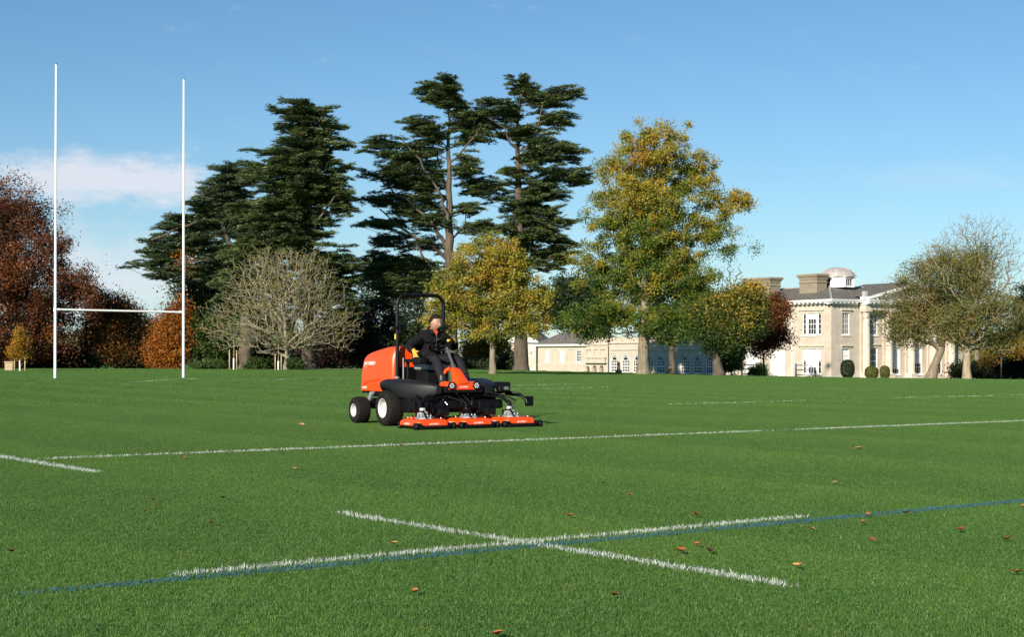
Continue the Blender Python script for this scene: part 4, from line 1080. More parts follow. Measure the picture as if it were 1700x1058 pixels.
# lantern: eight sided drum with glazed sides, dome over it
lx, ly = 6.3, 5.0
lr = 1.85
dr_ = MB(); ang = [2 * math.pi * (i + .5) / 8 for i in range(8)]
oct_ = lambda r: [(lx + r * math.cos(a), ly + r * math.sin(a)) for a in ang]
lz0, lz1 = rz1 - .1, rz1 + .98
b = MB(); b.prism(oct_(lr * .93), 'z', lz0, lz1 - .02); ln_ = b.build("lantern", M_GLASS, house)
b = MB()
for x, y in oct_(lr * .965): b.box((x, y, (lz0 + lz1) / 2), (.24, .24, lz1 - lz0 - .02))
b.prism(oct_(lr * 1.0), 'z', lz0 + .0, lz0 + .18); b.prism(oct_(lr * 1.02), 'z', lz1 - .16, lz1 + .04); b.prism(oct_(lr * 1.12), 'z', lz1 + .042, lz1 + .10)
b.build("lantern_frame", M_WHITE, ln_)
b = MB(); o8 = oct_(lr * .95)
for i in range(8):
    p, q = o8[i], o8[(i + 1) % 8]
    for t in range(1, 5):
        x, y = p[0] + (q[0] - p[0]) * t / 5, p[1] + (q[1] - p[1]) * t / 7; b.box((x, y, (lz0 + lz1) / 2), (.032, .032, lz1 - lz0 - .3))
b.build("glazing_bar", M_WHITE, ln_)["kind"] = "stuff"
k = 8; x, y = None, None
b = MB(); i = 5
p, q = o8[4], o8[5]; b.prism([p, q, ((q[0] - lx) * 1.012 + lx, (q[1] - ly) * 1.012 + ly), ((p[0] - lx) * 1.012 + lx, (p[1] - ly) * 1.012 + ly)], 'z', lz0 + .2, lz1 - .17); b.build("lantern_panel", M_PALE, ln_)
dm = [[(lx + lr * 1.10 * c_ * math.cos(a), ly + lr * 1.10 * c_ * math.sin(a), lz1 + .10 + h_) for a in [2 * math.pi * (i + .5) / 24 for i in range(24)]] for c_, h_ in ((1, 0), (.965, .2), (.87, .48), (.70, .75), (.46, .95), (.2, 1.04), (.03, 1.06))]
b = MB(); b.loft(dm); b.build("dome", M_DOME, house)
b = MB()
for i in range(16):
    a = 2 * math.pi * i / 16
    b.tube([(lx + lr * 1.11 * c_ * math.cos(a), ly + lr * 1.11 * c_ * math.sin(a), lz1 + .11 + h_) for c_, h_ in ((1, 0), (.965, .2), (.87, .48), (.70, .75), (.46, .95), (.2, 1.04))], .03, 5)
b.build("dome_rib", M_LEAD, house)["kind"] = "stuff"
def chimney(cx, cy, sx, sy, z0, z1):
    b = MB(); b.box((cx, cy, (z0 + z1 - .6) / 2), (sx, sy, z1 - .6 - z0)); o = b.build("chimney", M_BRICK_OLD, house)
    b = MB(); b.box((cx, cy, z1 - .92), (sx + .16, sy + .16, .12)); b.box((cx, cy, z1 - .47), (sx + .14, sy + .14, .24)); b.box((cx, cy, z1 - .28), (sx + .34, sy + .34, .13)); b.box((cx, cy, z1 - .14), (sx + .52, sy + .52, .15)); b.box((cx, cy, z1 - .03), (sx + .36, sy + .36, .07))
    b.build("chimney_cap", M_BRICK_OLD, o)
    b = MB()
    for ex in (-1, 1): b.box((cx + ex * (sx / 2 + .002), cy, (z0 + z1) / 2 - .7), (.05, sy * .55, (z1 - z0) * .5))
    b.box((cx, cy - sy / 2 - .002, (z0 + z1) / 2 - .7), (sx * .55, .05, (z1 - z0) * .5)); b.build("chimney_panel", M_BRICK_OLD, o)
chimney(2.9, 5.4, 1.5, 2.6, WT + .6, 11.35)
chimney(2.6, 13.0, 1.6, 4.3, WT + .3, 11.25)
chimney(13.5, 12.0, 3.0, 1.2, WT + 1.6, 11.0)
# white railings beside the doors
def railing(px, D, rz, lab):
    x0 = X_at(px, D); z0 = tz(x0, D)
    t = empty("white_railing", (x0, D, z0), rz, lab, "railing")
    for sx in (-.85, .85):
        b = MB(); b.box((sx, 0, .78), (.16, .16, 1.6)); b.box((sx, 0, 1.61), (.22, .22, .06)); b.build("post", M_WHITE, t, bevel=.01, seg=1)
    for z, h in ((1.45, .14), (.95, .12), (.42, .12)):
        b = MB(); b.box((0, 0, z), (1.54, .07, h)); b.build("rail", M_WHITE, t, bevel=.01, seg=1)
railing(1244, 166, R(12), "white timber railing standing left of the thin copper tree")
railing(1334, 161, R(12), "white timber railing under the wide three light window")
# clipped shrubs along the right front
M_BOX = LP_OLIVE
def topiary(px, D, rx, rz_, pal, lab, seed):
    rng = np.random.default_rng(seed); x0 = X_at(px, D); z0 = tz(x0, D)
    t = empty("clipped_shrub", (x0, D, z0), 0, lab, "clipped shrub")
    b = MB(); b.tube([(0, 0, -.2), (0, 0, .5 * rz_)], .06, 8); b.build("trunk", bark_dark, t)
    n = 6000; d = unit(rng.standard_normal((n, 3))); sq = (np.abs(d) ** 2.6).sum(1) ** (-1 / 2.6)
    c_ = d * (sq * rng.uniform(.82, 1.0, n))[:, None] * np.array([rx, rx, rz_]) + np.array([0, 0, rz_ + .1])
    nm = unit(d + rng.standard_normal((n, 3)) * .6); dr = unit(np.cross(nm, rng.standard_normal((n, 3))))
    leaf_quads("crown", c_, dr, nm, rng.uniform(.07, .14, n), rng.uniform(.05, .09, n), .35 + rng.standard_normal(n) * .18, pal, t)
topiary(1407, 156, .70, .95, LP_DARK, "dark barrel shaped clipped yew at the house wall", 91)
topiary(1447, 155, .68, .62, LP_OLIVE, "round clipped box ball nearer the barrel shaped yew", 92)
topiary(1469, 157, .50, .68, LP_OLIVE, "smaller round box ball nearer the leaning trunk", 93)

# ---- the low wing with its arched windows
WX, WD = X_at(893, 208), 208.0
WZ = -1.10
wing = empty("orangery_wing", (WX, WD, WZ), R(-55), "long low cream wing with arched white windows behind the trees", "building")
def T(px):
    k = (px - 850) / F_PX; return (k * WD - WX) / (.574 + .819 * k)
PW = lambda s, z, d: (s, d, z)
e1 = 10.9; e2 = 15.4; e3 = 37.5
ops = [(T(908) - .45, T(908) + .45, 1.35, 2.95), (T(933) - .45, T(933) + .45, 1.35, 2.95), (T(960) - .55, T(960) + .55, 1.35, 2.95)]
blank = [(T(921) - .5, T(921) + .5, 1.3, 2.95), (T(946) - .5, T(946) + .5, 1.3, 2.95)]
b = MB(); facade(b, PW, 0, e1, -.5, 3.45, ops + blank, depth=.14)
for o in blank: b.add([PW(o[0], o[2], .06), PW(o[1], o[2], .06), PW(o[1], o[3], .06), PW(o[0], o[3], .06)], [(0, 1, 2, 3)])
b.build("wall", M_RENDER, wing)
for i, o in enumerate(ops): window(wing, PW, *o, 2 if i < 2 else 3, 4, white_sheet=.95 if i < 2 else 0, fr=.11, dep=.12)
b = slab(PW, -.05, e1, .92, 1.02, -.05, -.003); b.build("string_course", M_STONE, wing)
b = slab(PW, -.3, e1 + .25, 3.46, 3.60, -.42, .1); slab(PW, -.35, e1 + .3, 3.602, 3.70, -.5, .1, b); b.build("eaves", M_WHITE, wing)
b = MB(); b.add([(-.4, -.5, 3.705), (e1 + .35, -.5, 3.705), (e1 + .35, 7.5, 3.705), (-.4, 7.5, 3.705), (3.3, 3.4, 5.9), (e1 - 2.4, 3.4, 5.9)], [(0, 1, 5, 4), (1, 2, 5), (2, 3, 4, 5), (3, 0, 4), (3, 2, 1, 0)]); b.build("roof", M_SLATE, wing)
# middle block: niches, balustrade, three basement arches
bas = [(T(977) - .42, T(977) + .42, .0, .85, True), (T(988.5) - .42, T(988.5) + .42, .0, .95, True), (T(1000) - .42, T(1000) + .42, .0, .95, True)]
nic = [(T(979) - .55, T(979) + .55, 2.35, 2.95), (T(991) - .4, T(991) + .4, 2.2, 2.95), (T(1002) - .55, T(1002) + .55, 2.35, 2.95)]
b = MB(); facade(b, lambda s, z, d: (s, d - .15, z), e1 + .002, e2, -.5, 4.55, bas + nic, depth=.5)
for o in nic: b.add([PW(o[0], o[2], .0), PW(o[1], o[2], .0), PW(o[1], o[3], .0), PW(o[0], o[3], .0)], [(0, 1, 2, 3)])
b.build("wall", M_RENDER, wing)
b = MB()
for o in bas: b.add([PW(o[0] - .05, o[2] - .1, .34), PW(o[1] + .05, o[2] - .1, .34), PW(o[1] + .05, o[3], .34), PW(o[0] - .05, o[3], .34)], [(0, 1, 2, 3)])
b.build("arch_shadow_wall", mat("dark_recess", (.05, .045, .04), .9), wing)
b = slab(PW, e1 + .1, e2 - .1, 1.25, 1.35, -.62, -.155); slab(PW, e1 + .1, e2 - .1, 2.0, 2.1, -.62, -.5, b); b.build("balustrade_rail", M_STONE, wing)
for i in range(15):
    s = e1 + .3 + i * .28; b = MB(); b.lathe([(.05, 1.35), (.085, 1.5), (.045, 1.8), (.06, 2.0)], (s, -.56, 0), n=8); b.build("baluster", M_STONE, wing)
b = slab(PW, e1, e2, 3.55, 3.7, -.30, -.155); slab(PW, e1 - .0, e2 + .0, 4.56, 4.68, -.26, .1, b); b.build("cornice", M_STONE, wing)
# orangery
aw = [(16.4 + 2.24 * i - .82, 16.4 + 2.24 * i + .82, .02, 2.42, True) for i in range(9)]
b = MB(); facade(b, PW, e2 + .002, e3, -.5, 3.75, aw, depth=.3, seg=12); b.build("wall", M_RENDER, wing)
for i, o in enumerate(aw): window(wing, PW, *o[:4], 4, 4, arch=True, white_sheet=0, fr=.14, bar=.06, dep=.16, sill=False)
b = slab(PW, e2 + .2, e3, 2.9, 3.02, -.14, -.003); slab(PW, e2 + .2, e3 + .1, 3.752, 3.88, -.2, .2, b); b.build("cornice", M_STONE, wing)
b = slab(PW, e2 + .3, e3, 3.882, 4.5, -.02, .18); b.build("parapet", M_RENDER, wing)
b = MB()
b.box((e3 + .06, 4, 1.6), (.12, 8, 4.3)); b.box((e2 + 10.9, 8, 1.6), (22, .12, 4.3)); b.box((e2 + 11, 4.2, 3.80), (21.6, 7.4, .1)); b.box((7.5, 7.4, 1.5), (15, .12, 3.9)); b.box((e1 + 2.2, 3.6, 4.5), (4.3, 7, .1)); b.build("wall", M_RENDER, wing)
# gabled block at the far left end of the wing
gx_, gd = X_at(868, 214), 214.0
gb = empty("gabled_pavilion", (gx_, gd, -1.1), R(-20), "cream pavilion with white pediment behind the thick cedar trunk", "building")
PG = lambda s, z, d: (s, d, z)
b = MB(); facade(b, PG, -1.75, 1.95, -.5, 4.15, [(1.0, 1.5, 2.2, 3.7), (.95, 1.5, .2, .75, True)], depth=.15); b.box((1.9, 3, 1.8), (.12, 5.9, 4.6)); b.box((-1.7, 3, 1.8), (.12, 5.9, 4.6)); b.build("wall", M_RENDER, gb)
window(gb, PG, 1.0, 1.5, 2.2, 3.7, 2, 4, white_sheet=.6, dep=.1)
b = MB(); b.prism([(-2.2, 4.15), (2.3, 4.15), (.05, 5.75)], 'y', -.35, -.1); b.build("pediment", M_WHITE, gb)
b = MB(); b.add([(-2.3, -.4, 4.22), (.05, -.4, 5.86), (.05, 6.2, 5.86), (-2.3, 6.2, 4.22)], [(0, 1, 2, 3)]); b.add([(.05, -.4, 5.86), (2.4, -.4, 4.22), (2.4, 6.2, 4.22), (.05, 6.2, 5.86)], [(0, 1, 2, 3)]); b.build("roof", M_SLATE, gb)
b = slab(PG, -2.3, 2.4, 4.0, 4.148, -.4, .1); b.build("eaves", M_WHITE, gb)
b = MB(); b.add([PG(.95, .2, .1), PG(1.5, .2, .1), PG(1.5, .8, .1), PG(.95, .8, .1)], [(0, 1, 2, 3)]); b.build("arch_panel", M_STONE, gb)
# stone marker before the arched windows
x0 = X_at(1027, 178); t = empty("stone_marker", (x0, 178, tz(x0, 178)), 0, "tapering grey stone marker in front of the first arched window", "stone marker")
b = MB(); b.box((0, 0, .15), (.75, .75, .45)); b.build("base", bark_grey, t, bevel=.03); b = MB(); b.box((0, 0, .85), (.42, .42, .95), taper=.55); b.build("shaft", bark_grey, t, bevel=.03)

# ------------------------------------------------------------------ rugby posts
pA, pB = (X_at(91.5, 66.5), 66.5), (X_at(304.5, 70.0), 70.0)
pw = mat("post_white", (.86, .87, .87), .35, var=.02, scale=2)
posts = empty("rugby_posts", (pA[0], pA[1], tz(*pA)), 0, "tall white rugby goal posts standing on the left of the field", "goal posts")
oz = posts.location.z
for k, (x, y) in enumerate((pA, pB)):
    lx_, ly_, lz_ = x - pA[0], y - pA[1], tz(x, y) - oz
    ln = .045 if k == 0 else .02
    h = 13.63
    b = MB(); b.tube([(lx_, ly_, lz_ - .2), (lx_ + ln * .22, ly_, lz_ + 3), (lx_ + ln, ly_, lz_ + h)], [.062, .060, .042], 16); u = b.build("upright", pw, posts)
    b = MB(); b.tube([(lx_ + ln, ly_, lz_ + h), (lx_ + ln, ly_, lz_ + h + .07)], [.044, .040], 12); b.build("cap", mat("cap_grey", (.12, .12, .12), .5), u)
l2 = (pB[0] - pA[0], pB[1] - pA[1]); zb = tz(*pB) - oz
b = MB(); b.tube([(.06 * .8, .06 * .6, 3.0), (l2[0] - .05, l2[1] - .03, zb + 3.0)], .045, 14); b.build("crossbar", pw, posts)
for f, z in ((.0, 3.0), (1.0, zb + 3.0)):
    c_ = Vector((l2[0] * f, l2[1] * f, z)); d = Vector((l2[0], l2[1], 0)).normalized() * (.22 if f == 0 else -.22)
    b = MB(); b.tube([c_ + d * .2, c_ + d], .058, 14); b.tube([c_ + Vector((0, 0, -.09)), c_ + Vector((0, 0, .09))], .068, 14); b.build("bracket", pw, posts)

# ------------------------------------------------------------------ the ride-on mower
ORG = mat("orange_paint", (.78, .072, .007), .34, var=.04, scale=2, coat=.15, spec=.4)
BLK = mat("black_paint", (.004, .004, .005), .42, spec=.25)
PLAS = mat("black_plastic", (.006, .006, .007), .55, spec=.2, var=.15, scale=6)
FEND = mat("charcoal_plastic", (.009, .010, .0125), .50, spec=.3, var=.1, scale=4, bump=.1, bscale=90)
TYRE = mat("tyre_rubber", (.011, .010, .009), .85, spec=.25, var=.35, scale=14, bump=.5, bscale=40)
RIM = mat("rim_paint", (.50, .50, .49), .45, var=.08, scale=6)
STEEL = mat("bare_steel", (.55, .56, .57), .32, metal=.9, var=.2, scale=10)
ALU = mat("cast_alloy", (.62, .63, .63), .42, metal=.6, var=.15, scale=9)
GREY = mat("grey_metal", (.22, .25, .26), .45, metal=.3, var=.15, scale=9)
HOSE = mat("hydraulic_hose", (.006, .006, .006), .6, spec=.25)
SEAT = mat("seat_vinyl", (.30, .31, .31), .55, var=.06, scale=8)
DECAL = mat("decal_white", (.85, .84, .82), .4)
YEL = mat("label_yellow", (.80, .55, .03), .5)
LENS = mat("lamp_glass", (.30, .36, .36), .12, metal=.2, spec=.8)
TH = 58.0
MX, MY = -1.27, 25.10
mower = empty("ride_on_mower", (MX, MY, tz(MX, MY) + .006), R(-TH), "orange and black ride-on mower with roll bar and a row of orange cutting decks", "mower")

def text_mesh(body, size, m, name, parent, loc, xdir, ydir, depth=.002, shear=0.0):
    cu = bpy.data.curves.new(name, 'FONT'); cu.body = body; cu.size = size; cu.extrude = depth; cu.shear = shear; cu.align_x = 'CENTER'; cu.align_y = 'CENTER'; cu.resolution_u = 2
    o = bpy.data.objects.new(name, cu); link(o)
    dg = bpy.context.evaluated_depsgraph_get()
    me = bpy.data.meshes.new_from_object(o.evaluated_get(dg)); bpy.data.objects.remove(o); bpy.data.curves.remove(cu)
    me.materials.clear(); me.materials.append(m)
    o = bpy.data.objects.new(name, me); link(o, parent)
    X = Vector(xdir).normalized(); Y = Vector(ydir).normalized(); Z = X.cross(Y)
    mt = Matrix((X, Y, Z)).transposed().to_4x4(); mt.translation = Vector(loc); o.matrix_local = mt
    return o

# hood
def rrect(x0, x1, hw, z, r, n=6, zf=None):
    pts = []
    for cx, cy, a0 in ((x1 - r, hw - r, 0), (x0 + r, hw - r, 90), (x0 + r, -hw + r, 180), (x1 - r, -hw + r, 270)):
        for i in range(n + 1):
            a = R(a0 + 90 * i / n); x = cx + r * math.cos(a); pts.append((x, cy + r * math.sin(a), z if zf is None else zf(x, z)))
    return pts
H = [(.54, -1.73, -.54, .500, .07), (.56, -1.735, -.54, .503, .08), (.75, -1.715, -.54, .505, .09), (.92, -1.69, -.54, .500, .10), (1.02, -1.665, -.545, .495, .11), (1.09, -1.635, -.55, .488, .12),
     (1.14, -1.575, -.55, .478, .13), (1.18, -1.46, -.55, .468, .14), (1.215, -1.29, -.555, .458, .15), (1.245, -1.10, -.56, .446, .15), (1.27, -.93, -.57, .430, .14), (1.285, -.82, -.59, .405, .12), (1.292, -.77, -.62, .36, .08)]
b = MB(); b.loft([rrect(x0, x1, hw, z, r) for z, x0, x1, hw, r in H]); hood = b.build("hood", ORG, mower)
b = MB(); b.box((-.532, 0, .75), (.03, .86, .40)); b.build("radiator_screen", PLAS, mower, bevel=.01)
b = MB()
for i in range(9): b.box((-.512, 0, .58 + i * .042), (.012, .80, .012))
b.build("grille_bar", BLK, mower)["kind"] = "stuff"
b = MB(); b.box((-1.13, 0, .525), (1.17, .93, .05)); b.build("hood_base", PLAS, mower, bevel=.01)
b = MB(); b.tube([(-1.60, -.512, .63), (-1.40, -.5145, .70), (-1.05, -.5155, .735), (-.75, -.5135, .735)], .006, 6); b.build("hood_crease", ORG, hood)
text_mesh("JACOBSEN", .085, DECAL, "lettering", hood, (-1.33, -.5085, 1.005), (1, 0, .02), (0, .06, 1), .0025, .2)
text_mesh("AR530", .055, DECAL, "lettering", hood, (-1.535, -.5065, .595), (1, 0, 0), (0, 0, 1), .003, .1)
b = MB(); b.box((-1.47, -.511, .945), (.12, .003, .02)); b.build("badge", mat("badge_bronze", (.35, .24, .08), .5), hood)

# frame and engine bay
b = MB(); b.box((-.55, -.30, .50), (2.3, .09, .12)); b.box((-.55, .30, .50), (2.3, .09, .12)); b.box((.5, 0, .50), (.12, 1.3, .14)); b.box((0, 0, .33), (.16, 1.45, .16)); b.box((-1.24, 0, .30), (.14, 1.2, .11)); b.box((-1.24, 0, .41), (.22, .3, .2)); b.box((-.25, 0, .62), (.6, .9, .14)); b.build("chassis", BLK, mower, bevel=.012)
b = MB(); b.lathe([(0, -.62), (.05, -.62), (.05, -.25), (.03, -.25), (.03, .25), (.05, .25), (.05, .62), (0, .62)], (-1.34, 0, .37), 'y', 12); b.build("steering_cylinder", STEEL, mower)
b = MB(); b.tube([(-1.20, -.62, .30), (-1.22, -.55, .46), (-1.28, -.40, .56)], .035, 8); b.tube([(-1.36, -.55, .35), (-1.34, -.48, .52)], .018, 8); b.build("steering_knuckle", GREY, mower)

# wheels
def wheel(cx, cy, rad, wid, rimr, side):
    w2 = wid / 2; prof = []
    for t in range(13):
        a = math.pi * t / 12; prof.append((rimr + (rad - rimr) * (math.sin(a) ** .45), -w2 * 1.0 * math.cos(a)))
    prof = [(rimr, -w2 * .86)] + prof + [(rimr, w2 * .86)]
    b = MB(); b.lathe(prof, (cx, cy, rad), 'y', 40)
    for row in range(6):                                    # tread blocks
        y = (-w2 + wid * (row + .5) / 6) * .86
        rr = rimr + (rad - rimr) * (max(0.05, 1 - (abs(y) / w2) ** 2) ** .225)
        for k in range(30):
            a = 2 * math.pi * (k + .5 * (row % 2)) / 30
            mt = Matrix.Rotation(-a, 3, 'Y')
            p = mt @ Vector((0, 0, rr + .001)); b.box((cx + p.x, cy + y, rad + p.z), (.034, wid / 8, .014), mt)
    ty = b.build("wheel", TYRE, mower)
    b = MB(); s = side; prof = [(rimr * 1.0, s * w2 * .90), (rimr * 1.02, s * w2 * .98), (rimr * .93, s * w2 * .98), (rimr * .90, s * w2 * .80), (rimr * .86, s * w2 * .40), (rimr * .70, s * w2 * .30), (rimr * .55, s * w2 * .34), (rimr * .40, s * w2 * .52), (rimr * .30, s * w2 * .52), (0.0, s * w2 * .55)]
    b.lathe(prof, (cx, cy, rad), 'y', 32); rm = b.build("rim", RIM, ty)
    b = MB()
    for k in range(5):
        a = 2 * math.pi * k / 5; b.lathe([(0, s * w2 * .30), (.013, s * w2 * .30), (.013, s * w2 * .46), (0, s * w2 * .46)], (cx + rimr * .52 * math.cos(a), cy, rad + rimr * .52 * math.sin(a)), 'y', 8)
    b.build("wheel_nut", STEEL, ty)
wheel(0, -.82, .292, .27, .158, -1); wheel(0, .82, .292, .27, .158, 1)
wheel(-1.24, -.74, .222, .24, .112, -1); wheel(-1.24, .74, .222, .24, .112, 1)

# side tanks over the front wheels
def fender(s):
    rings = []
    for x, yo, yi, zt, zb in ((-.21, .86, .56, .64, .56), (-.16, .92, .53, .735, .60), (.0, .95, .5, .765, .60), (.18, .94, .48, .765, .56), (.36, .90, .46, .755, .45), (.55, .82, .44, .74, .41), (.75, .70, .42, .72, .42), (.90, .58, .40, .69, .48), (.96, .50, .40, .66, .54)):
        pts = []
        cy, cz, hy, hz = (yo + yi) / 2, (zt + zb) / 2, (yo - yi) / 2, (zt - zb) / 2
        for k in range(20):
            a = 2 * math.pi * k / 20; c, d = math.cos(a), math.sin(a)
            pts.append((x, s * (cy + hy * math.copysign(abs(c) ** .55, c)), cz + hz * math.copysign(abs(d) ** .55, d)))
        rings.append(pts)
    b = MB(); b.loft(rings); o = b.build("side_tank", FEND, mower)
    b = MB(); b.lathe([(0, .0), (.04, 0), (.04, .03), (.03, .04), (0, .04)], (-.05, s * .66, .76), 'z', 14); b.build("tank_cap", GREY, o)
    return o
fender(-1); fender(1)
b = MB(); b.box((.35, 0, .63), (1.15, .84, .05)); b.box((.93, 0, .60), (.06, .7, .1)); b.build("foot_platform", PLAS, mower, bevel=.01)

# front console with its lamps
b = MB()
sec = []
for x, hw, zb, zt in ((.70, .295, .645, .715), (.80, .30, .625, .728), (.90, .295, .595, .725), (.955, .285, .590, .705), (.965, .275, .60, .695)):
    sec.append(rrect(-hw, hw, (zt - zb) / 2, 0, .028, 4))
rings = []
for (x, hw, zb, zt), s_ in zip(((.70, .295, .645, .715), (.80, .30, .625, .728), (.90, .295, .595, .725), (.955, .285, .590, .705), (.965, .275, .60, .695)), sec):
    rings.append([(x, p[0], (zb + zt) / 2 + p[1]) for p in s_])
b.loft(rings); con = b.build("front_console", ORG, mower)
b = MB(); rings = []
for x, z, hx, hy in ((.86, .70, .12, .15), (.82, .76, .10, .12), (.76, .84, .085, .10), (.71, .90, .075, .085), (.66, .935, .06, .07), (.63, .945, .03, .04)):
    rings.append([(x + hx * math.copysign(abs(math.cos(a)) ** .7, math.cos(a)), hy * math.copysign(abs(math.sin(a)) ** .7, math.sin(a)), z) for a in [2 * math.pi * k / 20 for k in range(20)]])
b.loft(rings); b.tube([(.66, -.075, .935), (.60, -.12, .90), (.57, -.15, .83), (.60, -.17, .74)], [.035, .03, .025, .022], 10); b.build("column_cowl", ORG, con)
text_mesh("JACOBSEN", .032, DECAL, "lettering", con, (.9672, .0, .640), (0, 1, 0), (0, 0, 1), .002)
for s in (-1, 1):
    b = MB(); b.lathe([(0, .93), (.062, .93), (.066, .985), (.058, .99), (.055, .972), (0, .972)], (0, s * .225, .662), 'x', 24); hl = b.build("headlamp", BLK, mower)
    b = MB(); b.lathe([(0, .978), (.053, .974), (.0, .9745)], (0, s * .225, .662), 'x', 20); b.build("lens", LENS, hl)
    b = MB()
    for k in range(6):
        a = 2 * math.pi * k / 6; b.lathe([(0, .979), (.013, .979), (.009, .985), (0, .986)], (0, s * .225 + .033 * math.cos(a), .662 + .033 * math.sin(a)), 'x', 8)
    b.build("led", mat("led_lens", (.7, .75, .75), .1), hl)
# steering column and wheel
b = MB(); b.tube([(.66, 0, .92), (.53, 0, 1.10), (.41, 0, 1.265)], .024, 12); b.build("steering_column", mat("column_grey", (.07, .075, .08), .35), mower)
ax = Vector((-.53, 0, .85)).normalized(); sc_ = Vector((.255, -.01, 1.315)); e1_ = Vector((0, 1, 0)); e2_ = ax.cross(e1_)
b = MB(); b.tube([sc_ + .200 * (math.cos(a) * e1_ + math.sin(a) * e2_) for a in [2 * math.pi * k / 32 for k in range(32)]], .017, 10, closed=True)
for k in range(3):
    a = 2 * math.pi * k / 3 + .5; b.tube([sc_ - ax * .03, sc_ + .195 * (math.cos(a) * e1_ + math.sin(a) * e2_)], .012, 8)
b.tube([sc_ - ax * .05, sc_ + ax * .0], .045, 14); b.tube([(.41, 0, 1.265), sc_ - ax * .03], .03, 10); b.build("steering_wheel", BLK, mower)
b = MB(); kp = sc_ + .200 * (math.cos(-.35) * e1_ + math.sin(-.35) * e2_); b.ellipsoid(kp + ax * .045, (.028, .028, .03)); b.build("steering_knob", PLAS, mower)
# seat with armrest and joystick
b = MB(); b.box((-.06, 0, .955), (.46, .48, .11)); b.build("seat", SEAT, mower, bevel=.045, seg=4)
b = MB(); b.box((-.33, 0, 1.20), (.12, .46, .46), (R(-10), 'Y')); b.build("seat_back", PLAS, mower, bevel=.05, seg=4)
b = MB(); b.box((-.08, 0, .79), (.38, .40, .22)); b.build("seat_base", PLAS, mower, bevel=.02)
b = MB(); b.box((-.30, -.33, .86), (.05, .05, .42)); b.box((-.05, -.36, 1.055), (.50, .10, .055)); b.box((.20, -.37, 1.06), (.20, .16, .11)); b.build("armrest", PLAS, mower, bevel=.02, seg=3)
b = MB(); b.tube([(.20, -.38, 1.10), (.205, -.385, 1.19)], .012, 8); b.ellipsoid((.207, -.386, 1.20), (.025, .025, .03)); b.build("joystick", BLK, mower)
b = MB(); b.tube([(-.25, -.44, .70), (-.25, -.44, 1.10)], .014, 8); b.tube([(-.24, .4, .70), (-.24, .4, .98)], .014, 8); b.build("lever", STEEL, mower)
# roll bar
rb = [(-.47, -.435, .55), (-.47, -.435, 1.98)]
for k in range(1, 7):
    a = R(90 * k / 6); rb.append((-.47, -.435 + .16 * (1 - math.cos(a)), 1.98 + .16 * math.sin(a)))
rb += [(x, -y, z) for x, y, z in reversed(rb)]
b = MB(); b.tube(rb, .031, 14); rops = b.build("roll_bar", BLK, mower)
for s in (-1, 1):
    b = MB(); b.box((-.47, s * .435, 1.60), (.10, .10, .05)); b.lathe([(0, -.09), (.018, -.09), (.018, .09), (0, .09)], (-.47, s * .435, 1.60), 'y', 10); b.build("hinge", BLK, rops, bevel=.008)
    b = MB(); b.box((-.47 - .0, s * .4735, 1.45), (.04, .004, .085)); b.build("warning_label", YEL, rops)
b = MB(); b.tube([(-.50, -.46, 1.585), (-.53, -.52, 1.60), (-.53, -.54, 1.57)], .012, 8); b.build("hinge_pin", STEEL, rops)

